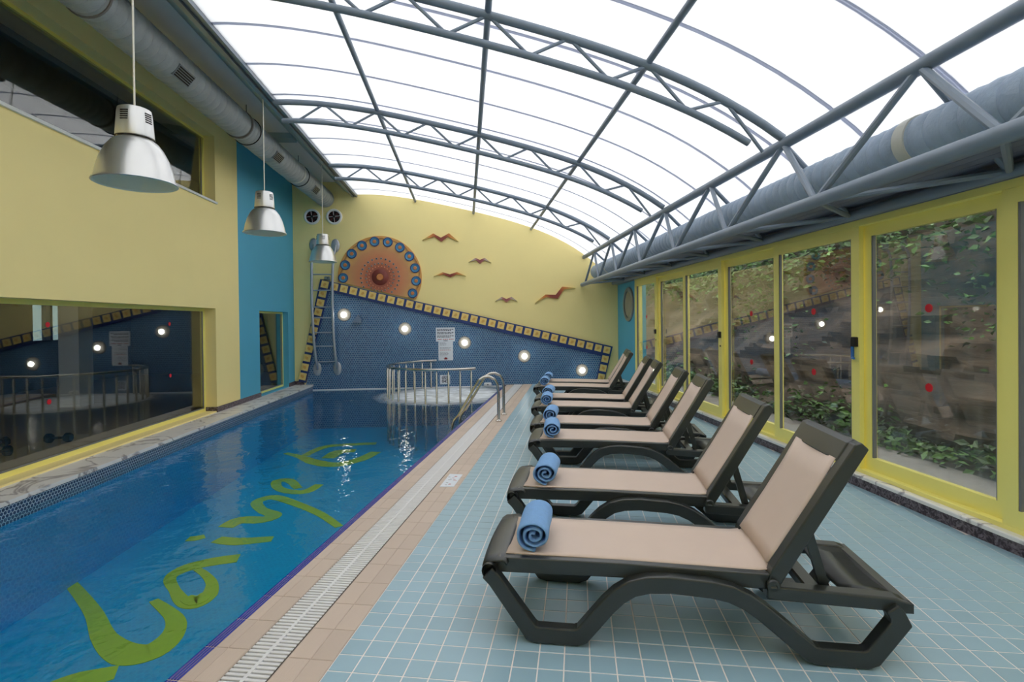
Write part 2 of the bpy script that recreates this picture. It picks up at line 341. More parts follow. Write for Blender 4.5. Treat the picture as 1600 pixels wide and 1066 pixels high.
# ------------------------------------------------------------------ mesh helpers
ORG = {}
class MB:
    def __init__(s): s.v = []; s.f = []; s.m = []; s.cm = 0
    def add(s, vs, fs, mtx=None):
        o = len(s.v); s.v += [tuple(mtx @ Vector(p)) if mtx else tuple(p) for p in vs]
        s.f += [tuple(i+o for i in f) for f in fs]; s.m += [s.cm]*len(fs); return s
    def box(s, a, b, mtx=None, bev=0.):
        x0, y0, z0 = a; x1, y1, z1 = b
        if bev:
            c = bev
            vs = [(x0, y0, z0), (x1, y0, z0), (x1, y1, z0), (x0, y1, z0), (x0, y0, z1-c), (x1, y0, z1-c), (x1, y1, z1-c), (x0, y1, z1-c),
                  (x0+c, y0+c, z1), (x1-c, y0+c, z1), (x1-c, y1-c, z1), (x0+c, y1-c, z1)]
            fs = [(3, 2, 1, 0)]+[(i, (i+1) % 4, 4+(i+1) % 4, 4+i) for i in range(4)]+[(4+i, 4+(i+1) % 4, 8+(i+1) % 4, 8+i) for i in range(4)]+[(8, 9, 10, 11)]
            return s.add(vs, fs, mtx)
        vs = [(x0, y0, z0), (x1, y0, z0), (x1, y1, z0), (x0, y1, z0), (x0, y0, z1), (x1, y0, z1), (x1, y1, z1), (x0, y1, z1)]
        return s.add(vs, [(3, 2, 1, 0), (4, 5, 6, 7), (0, 1, 5, 4), (1, 2, 6, 5), (2, 3, 7, 6), (3, 0, 4, 7)], mtx)
    def tube(s, pts, r, n=10, mtx=None, cap=True, closed=False):
        pts = [Vector(p) for p in pts]; k = len(pts); vs = []; fs = []
        rs = r if isinstance(r, (list, tuple)) else [r]*k
        up = None
        for i, p in enumerate(pts):
            if closed: t = pts[(i+1) % k]-pts[i-1]
            else: t = pts[min(i+1, k-1)]-pts[max(i-1, 0)]
            t.normalize()
            if up is None:
                up = Vector((0, 0, 1)) if abs(t.z) < .9 else Vector((1, 0, 0))
            a = t.cross(up).normalized(); b = a.cross(t).normalized(); up = b
            for j in range(n):
                q = 2*math.pi*j/n; vs.append(p+(a*math.cos(q)+b*math.sin(q))*rs[i])
        for i in range(k if closed else k-1):
            for j in range(n):
                j2 = (j+1) % n; i2 = (i+1) % k
                fs.append((i*n+j, i*n+j2, i2*n+j2, i2*n+j))
        if cap and not closed:
            fs.append(tuple(range(n))[::-1]); fs.append(tuple((k-1)*n+j for j in range(n)))
        return s.add(vs, fs, mtx)
    def lathe(s, prof, n=24, mtx=None, cap0=False, cap1=False):      # prof: (r, z)
        vs = []; fs = []
        for r, z in prof:
            for j in range(n):
                q = 2*math.pi*j/n; vs.append((r*math.cos(q), r*math.sin(q), z))
        for i in range(len(prof)-1):
            for j in range(n):
                j2 = (j+1) % n; fs.append((i*n+j, i*n+j2, (i+1)*n+j2, (i+1)*n+j))
        if cap0: fs.append(tuple(range(n))[::-1])
        if cap1: fs.append(tuple((len(prof)-1)*n+j for j in range(n)))
        return s.add(vs, fs, mtx)
    def prism(s, poly, d0, d1, fn):      # poly 2d, fn(p, q, d) -> xyz
        n = len(poly)
        vs = [fn(p, q, d0) for p, q in poly]+[fn(p, q, d1) for p, q in poly]
        fs = [tuple(range(n))[::-1], tuple(range(n, 2*n))]+[(i, (i+1) % n, n+(i+1) % n, n+i) for i in range(n)]
        return s.add(vs, fs)
    def sweep(s, path, h, y0, y1):       # bar of height h along a path in the xz plane, between y0 and y1
        pv = [Vector((x, z)) for x, z in path]; k = len(pv); vs = []; fs = []
        for i, p in enumerate(pv):
            d0 = (pv[i]-pv[i-1]).normalized() if i else (pv[1]-pv[0]).normalized()
            d1 = (pv[i+1]-pv[i]).normalized() if i < k-1 else d0
            n0 = Vector((-d0.y, d0.x)); n1 = Vector((-d1.y, d1.x)); nn = (n0+n1).normalized(); sc = 1/max(.5, nn.dot(n0))
            hh = (h[i] if isinstance(h, (list, tuple)) else h)/2
            a = p+nn*sc*hh; b = p-nn*sc*hh
            vs += [(a.x, y0, a.y), (a.x, y1, a.y), (b.x, y1, b.y), (b.x, y0, b.y)]
        for i in range(k-1):
            for j in range(4): fs.append((i*4+j, i*4+(j+1) % 4, i*4+4+(j+1) % 4, i*4+4+j))
        fs += [(3, 2, 1, 0), tuple((k-1)*4+j for j in range(4))]
        return s.add(vs, fs)
    def build(s, name, mats, parent=None, smooth=False, origin=None, angle=40):
        o3 = Vector(origin) if origin is not None else (ORG.get(parent.name, Vector()) if parent else Vector())
        me = bpy.data.meshes.new(name)
        me.from_pydata([tuple(Vector(p)-o3) for p in s.v], [], s.f)
        mats = mats if isinstance(mats, (list, tuple)) else [mats]
        for mm in mats: me.materials.append(mm)
        if len(mats) > 1: me.polygons.foreach_set('material_index', s.m)
        if smooth:
            me.polygons.foreach_set('use_smooth', [True]*len(me.polygons))
            me.set_sharp_from_angle(angle=math.radians(angle))
        me.update()
        o = bpy.data.objects.new(name, me); COL.objects.link(o)
        if parent:
            o.parent = parent
            if origin is not None: o.location = o3-ORG.get(parent.name, Vector())
        else: o.location = o3
        ORG[o.name] = o3
        return o
def struct(o): o['kind'] = 'structure'; return o
def stuff(o): o['kind'] = 'stuff'; return o
def tag(o, label, cat, group=None):
    o['label'] = label; o['category'] = cat
    if group: o['group'] = group
    return o
def thing(name, label, cat, loc, rz=0., group=None):
    o = bpy.data.objects.new(name, None); COL.objects.link(o); o.location = loc; o.rotation_euler = (0, 0, rz)
    o.empty_display_size = .1
    ORG[o.name] = Vector(loc) if rz == 0 else Vector()
    return tag(o, label, cat, group)
def piece(src, parent, loc, rz=0.):       # another copy of a small piece, sharing its mesh
    o = src.copy(); COL.objects.link(o); o.parent = parent; o.location = loc; o.rotation_euler = (0, 0, rz); return o
def axis_mtx(loc, zdir, xdir=None):
    z = Vector(zdir).normalized(); x = Vector(xdir) if xdir else (Vector((0, 0, 1)) if abs(z.z) < .9 else Vector((1, 0, 0)))
    y = z.cross(x).normalized(); x = y.cross(z).normalized()
    return Matrix(((x.x, y.x, z.x, loc[0]), (x.y, y.y, z.y, loc[1]), (x.z, y.z, z.z, loc[2]), (0, 0, 0, 1)))

# ================================================================== THE SETTING
# ---- roof curve, read where the milky roof meets the back wall
_arc = [bw(*p) for p in [(556, 304), (600, 306), (648, 312), (690, 319), (740, 330), (785, 342), (831, 357), (875, 376), (915, 398), (940, 420), (955, 437)]]
_pf = np.polyfit([p[0] for p in _arc], [p[1] for p in _arc], 4)
def zroof(u): return float(np.polyval(_pf, u))
UL0 = _arc[0][0]; UR0 = 3.72
def arcpts(u0, u1, n, dz=0.): return [(u0+(u1-u0)*i/n, zroof(u0+(u1-u0)*i/n)+dz) for i in range(n+1)]
VF = -3.0                                                 # wall behind the camera

# back wall
b = MB()
poly = [(-4.4, -1.1), (4.0, -1.1), (4.0, zroof(UR0)+.02)]+[(u, z+.015) for u, z in arcpts(UR0, UL0, 24)]+[(UL0-.02, 4.98), (-4.4, 4.98)]
b.prism(poly, VB, VB+.3, lambda p, q, d: (p, d, q))
struct(b.build('wall_back', M['yellow']))
b = MB(); b.box((-5.5, VF-.25, -1.1), (4.2, VF, 5.0)); struct(b.build('wall_front', M['yellow']))

# left wall, yellow run and blue end
def lbox(mb, y0, y1, z0, z1, x0=-.25, x1=0.): mb.box((x0, y0, z0), (x1, y1, z1), ML)
YB = 9.70
LW = (.8, 8.85, .12, 1.80); UW = (.8, 8.90, 3.55, 4.63); BWn = (10.58, 12.16, .12, 1.80)
b = MB()
lbox(b, VF, LW[0], -.1, 4.98); lbox(b, LW[0], LW[1], -.1, LW[2]); lbox(b, LW[0], LW[1], LW[3], UW[2]); lbox(b, UW[0], UW[1], UW[3], 4.98)
lbox(b, LW[1], YB, -.1, UW[2]); lbox(b, UW[1], YB, UW[2], 4.98)
struct(b.build('wall_left', M['yellow']))
b = MB()
lbox(b, YB, BWn[0], -.1, 4.98); lbox(b, BWn[1], VB+.1, -.1, 4.98); lbox(b, BWn[0], BWn[1], -.1, BWn[2]); lbox(b, BWn[0], BWn[1], BWn[3], 4.98)
struct(b.build('wall_left_blue', M['blue']))
def window(n, rect, glassm, fw, x0, x1, sill=False, dots=()):
    y0, y1, z0, z1 = rect
    f = MB()
    f.box((x0, y0, z0), (x1, y1, z0+fw), ML); f.box((x0, y0, z1-fw), (x1, y1, z1), ML); f.box((x0, y0, z0+fw), (x1, y0+fw, z1-fw), ML); f.box((x0, y1-fw, z0+fw), (x1, y1, z1-fw), ML)
    fo = struct(f.build('window_%d' % n, M['frame']))
    p = MB(); xm = (x0+x1)/2
    t0, t1 = (-.02, .045) if sill else (0, 0)           # the upper pane leans a little into the room
    zz0, zz1 = z0+fw, z1-fw
    p.add([(xm+t0-.005, y0+fw, zz0), (xm+t0+.005, y0+fw, zz0), (xm+t0+.005, y1-fw, zz0), (xm+t0-.005, y1-fw, zz0), (xm+t1-.005, y0+fw, zz1), (xm+t1+.005, y0+fw, zz1), (xm+t1+.005, y1-fw, zz1), (xm+t1-.005, y1-fw, zz1)],
          [(3, 2, 1, 0), (4, 5, 6, 7), (0, 1, 5, 4), (1, 2, 6, 5), (2, 3, 7, 6), (3, 0, 4, 7)], ML)
    po = p.build('pane', glassm, fo)
    for (yy, zz) in dots:
        d = MB(); d.lathe([(0, .001), (.028, .001), (.028, 0)], 20, axis_mtx(ML @ Vector((xm+.0055, yy, zz)), ML.to_3x3() @ Vector((1, 0, 0))))
        d.build('sticker', M['red'], po)
    if sill:
        s = MB(); s.box((-.25, y0, z0-.035), (.03, y1+.02, z0), ML, .006); s.build('window_sill', M['soffit'], fo)
    g = MB()
    for a, c in (((xm+.006, y0+fw, z0+fw), (xm+.016, y1-fw, z0+fw+.018)), ((xm+.006, y1-fw-.018, z0+fw), (xm+.016, y1-fw, z1-fw))): g.box(a, c, ML)
    g.build('gasket', M['gasket'], fo)
window(1, LW, M['glass_l'], .05, -.22, -.17, dots=[(5.75, 1.55), (5.75, .75), (7.9, 1.55), (7.9, .8)])
window(2, UW, M['glass_l'], .06, -.22, -.17, sill=True)
window(3, BWn, M['glass_l'], .04, -.16, -.12)

# the dim rooms behind the left windows
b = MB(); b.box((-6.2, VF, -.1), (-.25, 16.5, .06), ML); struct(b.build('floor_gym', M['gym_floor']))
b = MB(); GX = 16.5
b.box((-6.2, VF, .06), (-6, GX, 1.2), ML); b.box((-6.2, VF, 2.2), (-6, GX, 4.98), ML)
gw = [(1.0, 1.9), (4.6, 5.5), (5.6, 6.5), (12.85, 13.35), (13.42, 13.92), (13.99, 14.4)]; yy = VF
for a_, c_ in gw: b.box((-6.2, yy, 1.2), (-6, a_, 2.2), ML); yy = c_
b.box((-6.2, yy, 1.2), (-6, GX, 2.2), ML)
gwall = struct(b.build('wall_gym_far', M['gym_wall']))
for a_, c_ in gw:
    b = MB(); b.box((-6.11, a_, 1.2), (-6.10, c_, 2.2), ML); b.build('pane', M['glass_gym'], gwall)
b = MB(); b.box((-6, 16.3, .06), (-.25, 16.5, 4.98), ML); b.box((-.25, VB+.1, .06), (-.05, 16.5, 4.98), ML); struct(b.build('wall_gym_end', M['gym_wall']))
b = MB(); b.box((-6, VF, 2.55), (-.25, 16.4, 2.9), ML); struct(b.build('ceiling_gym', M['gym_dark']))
for k, yy in enumerate((4.4, 6.9, 10.0)):
    b = MB(); b.box((-3.3, yy, .06), (-2.95, yy+.35, 2.55), ML); struct(b.build('wall_gym_column.%03d' % k if k else 'wall_gym_column', M['soffit']))
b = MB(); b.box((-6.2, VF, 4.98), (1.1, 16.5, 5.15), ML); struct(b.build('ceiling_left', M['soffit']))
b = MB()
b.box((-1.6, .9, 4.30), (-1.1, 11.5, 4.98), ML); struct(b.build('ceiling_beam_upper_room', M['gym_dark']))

# soffit beside the duct, sloping fascia and the gutter channel that carries the roof edge
b = MB(); b.box((-4.3, VF, 4.87), (-2.98, VB, 4.98)); struct(b.build('ceiling_soffit', M['soffit']))
pf0 = bw(522, 283); pf1 = bw(550, 307)
b = MB()
b.prism([(pf0[0], pf0[1]), (pf1[0], pf1[1]), (pf1[0]+.02, 4.98), (pf0[0], 4.98)], VF, VB, lambda p, q, d: (p, d, q))
struct(b.build('trim_1', M['fascia']))
b = MB()
for k, (du, dz, ww, hh) in enumerate([(.0, -.02, .05, .12), (.055, .01, .03, .10), (.09, -.01, .035, .10)]):
    u = pf1[0]+du; z = pf1[1]+dz; b.box((u, VF, z), (u+ww, VB, z+hh))
struct(b.build('trim_2', M['alu']))
# cross piece of the soffit
b = MB(); b.box((-3.95, 9.35, 4.78), (-2.98, 9.60, 4.87)); struct(b.build('trim_3', M['fascia']))

# ---- translucent roof: sheets between glazing bars
roof = MB(); roof.prism([(UR0, zroof(UR0)-.02), (UR0+.08, zroof(UR0)-.05), (UR0+.08, zroof(UR0)+.08), (UR0, zroof(UR0)+.06)], VF, VB, lambda p, q, d: (p, d, q))
roof = struct(roof.build('ceiling', M['alu']))
vs = [5.50+.82*k for k in range(-10, 9)]; vs = [VF]+[v for v in vs if VF+.3 < v < VB-.2]+[VB]
for i in range(len(vs)-1):
    p = MB(); pts = arcpts(UL0-.03, UR0, 30)
    pp = pts+[(u, z+.012) for u, z in pts[::-1]]
    n = len(pts); V_ = []; F_ = []
    for d in (vs[i]+.004, vs[i+1]-.004):
        V_ += [(u, d, z) for u, z in pp]
    N = len(pp)
    for k in range(n-1):
        F_.append((k, k+1, N+k+1, N+k)); F_.append((N-1-k, 2*N-1-k, 2*N-2-k, N-2-k))
        F_.append((k, N-1-k, N-2-k, k+1)); F_.append((N+k, N+k+1, 2*N-2-k, 2*N-1-k))
    F_ += [(0, N, 2*N-1, N-1), (n-1, n, N+n, N+n-1)]
    p.add(V_, F_)
    p.build('roof_sheet', M['roof'], roof, smooth=True)
    if 0 < i:
        g = MB(); v = vs[i]; g.prism([(-.016, -.008), (.016, -.008), (.016, .02), (-.016, .02)], 0, 1, lambda p_, q_, d_: (0, 0, 0)) if False else None
        pts = arcpts(UL0-.03, UR0, 30); V_ = []; F_ = []
        for u, z in pts: V_ += [(u, v-.02, z-.002), (u, v+.02, z-.002), (u, v+.02, z+.02), (u, v-.02, z+.02)]
        for k in range(len(pts)-1):
            for j in range(4): F_.append((k*4+j, k*4+(j+1) % 4, k*4+4+(j+1) % 4, k*4+4+j))
        F_ += [(0, 1, 2, 3), tuple(4*(len(pts)-1)+j for j in (3, 2, 1, 0))]
        g.add(V_, F_); g.build('glazing_bar', M['bar'], roof)

# ---- pool basin
WZ = -.04; PZ = -.95
LEDGE = lambda v: -3.79+.0235*(v-4.54)                    # pool side of the marble ledge
EC = -1.775                                               # deck side of the pool, in tile coordinates
def pool_right(v):
    r = (v+EC*math.sin(G))/math.cos(G); return TF(EC, r).x
b = MB()
pl = [(LEDGE(VF), VF), (pool_right(VF), VF), (pool_right(VB), VB), (LEDGE(VB), VB)]
b.prism(pl, PZ-.1, PZ, lambda p, q, d: (p, q, d))
pool_floor = struct(b.build('floor_pool', M['pool_floor']))
b = MB(); b.cm = 0
b.prism([(LEDGE(VF), VF), (LEDGE(VB), VB), (LEDGE(VB)-.3, VB), (LEDGE(VF)-.3, VF)], PZ, -.10, lambda p, q, d: (p, q, d))
b.cm = 1
b.prism([(LEDGE(VF), VF), (LEDGE(VB), VB), (LEDGE(VB)-.3, VB), (LEDGE(VF)-.3, VF)], -.10, .062, lambda p, q, d: (p, q, d))
struct(b.build('wall_pool_left', [M['pool_wall'], M['mosaic_edge']]))
b = MB()
b.prism([(pool_right(VF), VF), (pool_right(VF)+.3, VF), (pool_right(VB)+.3, VB), (pool_right(VB), VB)], PZ, -.055, lambda p, q, d: (p, q, d))
struct(b.build('wall_pool_right', M['pool_wall']))
# marble ledge along the left wall
b = MB(); ys = [VF, -1.4, .2, 1.8, 3.4, 5.0, 6.6, 8.2, 9.8, 11.4, VB]
b.prism([(LEDGE(VF)-.02, VF), (LEDGE(VB)-.02, VB), (LU(VB)-.05, VB), (LU(VF)-.05, VF)], .045, .062, lambda p, q, d: (p, q, d))
ledge = struct(b.build('trim_pool_ledge', M['grout']))
for i in range(len(ys)-1):
    s = MB(); a, c = ys[i]+.001, ys[i+1]-.001
    s.prism([(LEDGE(a)+.02, a), (LEDGE(c)+.02, c), (LU(c)-.24, c), (LU(a)-.24, a)], .062, .10, lambda p, q, d: (p, q, d))
    s.build('marble_slab', M['marble'], ledge)
# dark baseboards on the piers
b = MB()
b.box((0, LW[1], .10), (.018, BWn[0], .185), ML); b.box((-.20, LW[1]-.016, .10), (.018, LW[1], .185), ML)
b.box((0, BWn[1], .10), (.018, VB, .185), ML)
struct(b.build('baseboard_left', M['dark_marble']))
b = MB(); b.box((LU(VB), VB-.018, .10), (LU(VB)+.22, VB, .185)); struct(b.build('baseboard_back', M['dark_marble']))

# ---- deck
CD0, CD1 = -1.548, -1.335                                 # grate channel
def strip(c0, c1, z0, z1, mb):
    q = []
    for c, v in ((c0, VF), (c1, VF), (c1, VB), (c0, VB)):
        r = (v+c*math.sin(G))/math.cos(G); q.append((TF(c, r).x, v))
    mb.prism(q, z0, z1, lambda p, qq, d: (p, qq, d))
b = MB(); b.cm = 1
strip(EC, CD0, -.35, -.003, b); strip(CD1, C0, -.35, -.003, b)
b.cm = 2; strip(CD0, CD1, -.35, -.07, b)
b.cm = 0
rF = (VF+C0*math.sin(G))/math.cos(G); rB = (VB+C0*math.sin(G))/math.cos(G)
b.prism([(TF(C0, rF).x, VF), (RU(VF)+.3, VF), (RU(VB)+.3, VB), (TF(C0, rB).x, VB)], -.35, -.0018, lambda p, q, d: (p, q, d))
floor = struct(b.build('floor', [M['grout'], M['beige_grout'], M['channel']]))
# blue tiles: the nearest 300 in view one by one, the others joined
cells = []
for i in range(0, 62):
    for j in range(-45, 100):
        c = C0+TP*(i+.5); r = R0+TP*(j+.5); p = TF(c, r)
        if VF+.06 < p.y < VB-.02 and p.x < RU(p.y)+.03: cells.append((p.length, p, i, j))
def seen(p):
    q = p-CO; d = q.dot(CF)
    if d < .5: return False
    x = 800+FPX*q.dot(CR)/d; y = 533-SHIFT-FPX*q.dot(CU)/d
    return -20 < x < 1620 and y < 1090
cells.sort(key=lambda t: (not seen(t[1]), t[0]))
tb = MB(); h = TP/2-.003; tb.box((-h, -h, -.012), (h, h, 0), None, .0015)
tile0 = tb.build('tile', M['tile'], floor); tile0.location = cells[0][1]; tile0.rotation_euler = (0, 0, -G)
for _, p, i, j in cells[1:300]: piece(tile0, floor, p, -G)
b = MB(); Rg = Matrix.Rotation(-G, 4, 'Z')
for _, p, i, j in cells[300:]:
    b.box((-h, -h, -.012), (h, h, 0), Matrix.Translation(p) @ Rg)
stuff(b.build('tile_field', M['tile_far'], floor))
# beige tiles beside the grate
def row(c0, c1, off, name, matl, ln=.23, z=0., grooves=False):
    hw, hl = (c1-c0)/2-.0015, ln/2-.0015
    t = MB(); t.box((-hw, -hl, -.02), (hw, hl, 0), None, .002)
    first = None; j = -26
    while True:
        r = R0+off+ln*(j+.5); p = TF((c0+c1)/2, r, z); j += 1
        if p.y > VB-.08: break
        if p.y < VF+.15: continue
        if first is None: first = t.build(name, matl, floor); first.location = p; first.rotation_euler = (0, 0, -G)
        else: piece(first, floor, p, -G)
cm_ = (CD1+C0)/2
row(CD1+.004, cm_, .065, 'beige_tile', M['beige']); row(cm_, C0-.003, .065, 'beige_tile', M['beige'])
row(-1.655, CD0-.004, .10, 'beige_tile', M['beige']); row(EC+.058, -1.655, .10, 'beige_edge_tile', M['beige'])
# navy ridged edge tiles along the water
t = MB()
for k in range(4): t.box((-.028+.014*k, -.1125, -.05), (-.028+.014*k+.011, .1125, 0), None, .003)
t.box((-.028, -.1125, -.055), (.027, .1125, -.006))
e0 = None; j = -26
while True:
    r = R0+.10+.23*(j+.5); p = TF(EC+.029, r, .001); j += 1
    if p.y > VB-.08: break
    if p.y < VF+.15: continue
    if e0 is None: e0 = t.build('edge_tile', M['navy_edge'], floor); e0.location = p; e0.rotation_euler = (0, 0, -G)
    else: piece(e0, floor, p, -G)
# white overflow grate
gr = thing('overflow_grate', 'long white slatted overflow grate set in the beige tiles beside the pool', 'grate', TF((CD0+CD1)/2, 5, -.03), -G)
cc = (CD0+CD1)/2
sl = MB(); sl.box((-.101, -.0085, -.024), (.101, .0085, 0), None, .002)
slots = []
r = -2.6
while True:
    p = TF(cc, r)
    if p.y > VB-.05: break
    if p.y > VF+.1: slots.append(r)
    r += .027
slots.sort(key=lambda q: (q < 1.7, abs(q)))
first = None
for q in slots[:300]:
    loc = (0, q-5, .032)
    if first is None: first = sl.build('slat', M['white_plastic'], gr); first.location = loc
    else: piece(first, gr, loc)
b = MB()
for q in slots[300:]: b.box((-.101, q-5-.0085, .008), (.101, q-5+.0085, .032))
stuff(b.build('slat_run', M['white_plastic'], gr))
b = MB(); b.box((-.008, min(slots)-5, .0), (.008, max(slots)-5, .0335)); b.build('spine', M['white_plastic'], gr)
b = MB()
for s in (-.103, .098): b.box((s, min(slots)-5, -.02), (s+.005, max(slots)-5, .029))
b.build('edge_bearer', M['gutter'], gr)

# ---- right wall: curb, blue end with porthole, glazed doors
b = MB(); b.box((0, VF, 0), (.3, VB, .085), MR); struct(b.build('baseboard_right', M['dark_marble']))
b = MB(); b.box((-.012, VF, .085), (.3, VB, .118), MR, .008); struct(b.build('trim_right_sill', M['marble']))
b = MB(); b.box((.10, 11.03, .118), (.3, VB, 2.60), MR); bluepost = struct(b.build('wall_right_blue', M['blue']))
ph = MR @ Vector((.10, 11.62, 1.90)); ax = MR.to_3x3() @ Vector((-1, 0, 0))
t = thing('porthole_window', 'round grey-rimmed porthole in the narrow blue wall panel', 'porthole', ph)
b = MB(); b.lathe([(.30, 0), (.30, .03), (.345, .045), (.39, .03), (.40, 0)], 40, axis_mtx(ph, ax)); b.build('rim', M['alu'], t, smooth=True)
b = MB(); b.lathe([(0, .012), (.30, .012), (.30, .0)], 40, axis_mtx(ph, ax)); b.build('pane', mat('porthole_frosted_pane', srgb(150, 150, 140), .15, var=.15, scale=5), t)
b = MB(); b.box((.04, VF, 2.42), (.3, VB, 2.66), MR); struct(b.build('wall_right', M['slat']))
b = MB(); b.box((.05, VF, 2.365), (.20, 11.03, 2.42), MR); b.box((.05, VF, .118), (.20, 11.03, .15), MR); b.box((.05, 10.98, .15), (.20, 11.03, 2.365), MR)
struct(b.build('trim_door_frame', M['frame']))
bounds = [11.0-1.31*k for k in range(11)]
bounds = [11.0, 9.72, 8.40, 7.08, 5.75, 4.44, 3.12, 1.81, .5, -.81, -2.12]
doors = []
for k in range(len(bounds)-1):
    y1, y0 = bounds[k], bounds[k+1]
    slide = k % 2 == 0
    x0, x1 = (.055, .10) if slide else (.115, .165)
    sw = .10
    if slide: y0 -= .03; y1 += .01
    d = MB(); z0, z1 = .15, 2.365
    d.box((x0, y0, z0), (x1, y0+sw, z1), MR, .004); d.box((x0, y1-sw, z0), (x1, y1, z1), MR, .004)
    d.box((x0, y0+sw, z0), (x1, y1-sw, z0+.115), MR); d.box((x0, y0+sw, z1-.10), (x1, y1-sw, z1), MR)
    do = struct(d.build('door_%d' % (k+1), M['frame']))
    p = MB(); xm = (x0+x1)/2+.008
    p.box((xm-.004, y0+sw, z0+.115), (xm+.004, y1-sw, z1-.10), MR)
    po = p.build('pane', M['glass_wet'] if k == 5 else M['glass_r'], do)
    g = MB()
    g.box((x0+.004, y1-sw-.016, z0+.115), (xm, y1-sw, z1-.1), MR); g.box((x0+.004, y0+sw, z0+.115), (xm, y0+sw+.010, z1-.1), MR)
    g.build('gasket', M['gasket'], do)
    if k in (0, 3, 4, 5, 6, 7):
        ym = (y0+y1)/2
        for zz in (1.60, .97):
            s = MB(); s.lathe([(0, .0015), (.034, .0015), (.034, 0)], 20, axis_mtx(MR @ Vector((xm-.0045, ym, zz)), MR.to_3x3() @ Vector((-1, 0, 0))))
            s.build('sticker', M['red'], po)
    if k in (0, 2, 4):
        hz = 1.31; yy = y0+.045
        s = MB(); s.box((x0-.028, yy-.03, hz-.045), (x0, yy+.03, hz+.045), MR, .006); ho = s.build('lock_box', M['black'], do)
        if k == 4:
            s = MB(); s.box((x0-.024, yy+.012, hz-.16), (x0-.006, yy+.032, hz-.045), MR); s.tube([MR @ Vector((x0-.015, yy+.02, hz-.15)), MR @ Vector((x0-.045, yy-.03, hz-.15))], .012, 8); s.build('pull_handle', M['blue_plastic'], do)
        else:
            s = MB(); s.lathe([(.012, 0), (.012, .01), (0, .012)], 12, axis_mtx(MR @ Vector((x0, yy-.01, hz-.16)), MR.to_3x3() @ Vector((-1, 0, 0)))); s.build('keyhole', M['black'], do)
# grey boarded soffit over the doors
so = MB(); so.box((-.42, VF, 2.55), (.10, VB, 2.60), MR); so = struct(so.build('ceiling_door_soffit', M['slat']))
for k in range(5):
    b = MB(); b.box((-.42+.104*k, VF, 2.535), (-.42+.104*k+.098, VB, 2.55), MR); b.build('soffit_board', M['slat'], so)

# ---- outside the doors: paving, planted bed, rock face with creepers
b = MB(); b.box((.3, VF, -.3), (1.25, 24, .03), MR); struct(b.build('floor_outside', M['pave']))
b = MB(); nx, nz = 220, 44; V_ = []; F_ = []
for i in range(nx+1):
    for j in range(nz+1):
        y = -3.5+27*i/nx; z = -.2+3.5*j/nz
        s = noise.fractal(Vector((y*.55, z*1.5+y*.35, 1.3)), .9, 2.1, 6)*.32 + noise.noise(Vector((y*.4, z*.5, 7)))*.35
        lay = abs(((z*1.9+y*.33+noise.noise(Vector((y*.8, z*.6, 3)))*.5) % 1)-.5)*.22
        V_.append(MR @ Vector((1.75+.38*z+s-lay, y, z)))
for i in range(nx):
    for j in range(nz): F_.append((i*(nz+1)+j, i*(nz+1)+j+1, (i+1)*(nz+1)+j+1, (i+1)*(nz+1)+j))
b.add(V_, F_); struct(b.build('wall_rock', M['rock'], smooth=True, angle=25))
b = MB(); b.box((1.15, VF, -.3), (3.2, 24, .02), MR); struct(b.build('ground_bed', M['soil']))
def leaves(mb, n, fn, s0, s1):
    for _ in range(n):
        p = fn(); s = random.uniform(s0, s1)
        m = Matrix.Translation(p) @ Matrix.Rotation(random.uniform(0, 6.28), 4, 'Z') @ Matrix.Rotation(random.uniform(-1.1, 1.1), 4, 'X') @ Matrix.Rotation(random.uniform(-.6, .9), 4, 'Y')
        mb.add([(0, 0, 0), (s*.45, s*.28, s*.05), (s, 0, -s*.1), (s*.45, -s*.28, s*.05)], [(0, 1, 2), (0, 2, 3)], m)
b = MB()
def f_low():
    y = random.uniform(-1, 20); t_ = abs(random.gauss(0, .3)); return MR @ Vector((1.3+random.uniform(-.15, .6), y, .05+t_*.9*(.6+.4*math.sin(y*2.1))))
leaves(b, 5200, f_low, .06, .15)
stuff(tag(b.build('ground_cover_plants', M['leaf']), 'low dark green leafy plants at the foot of the rock outside', 'plants'))
b = MB()
def f_top():
    y = random.uniform(-2, 22); k = noise.noise(Vector((y*.9, 0, 5)))
    return MR @ Vector((2.45+random.gauss(0, .3), y, 2.72+k*.3+random.gauss(0, .34)))
leaves(b, 11000, f_top, .06, .16)
for cl in range(14):
    cy0 = random.uniform(3, 12); cz0 = random.uniform(1.0, 2.2)
    def f_cl(): return MR @ Vector((1.62+.38*cz0+random.gauss(0, .12), cy0+random.gauss(0, .28), cz0+random.gauss(0, .30)))
    leaves(b, 90, f_cl, .05, .11)
stuff(tag(b.build('creeper_foliage', M['leaf']), 'green creeper leaves hanging over the top of the rock outside', 'foliage'))

# ================================================================== WATER
b = MB(); n = 1
b.add([(LEDGE(VF), VF+.001, WZ), (pool_right(VF), VF+.001, WZ), (pool_right(VB), VB-.001, WZ), (LEDGE(VB), VB-.001, WZ)], [(0, 1, 2, 3)])
tag(b.build('pool_water', M['water']), 'clear rippling blue water filling the swimming pool', 'water')['kind'] = 'stuff'

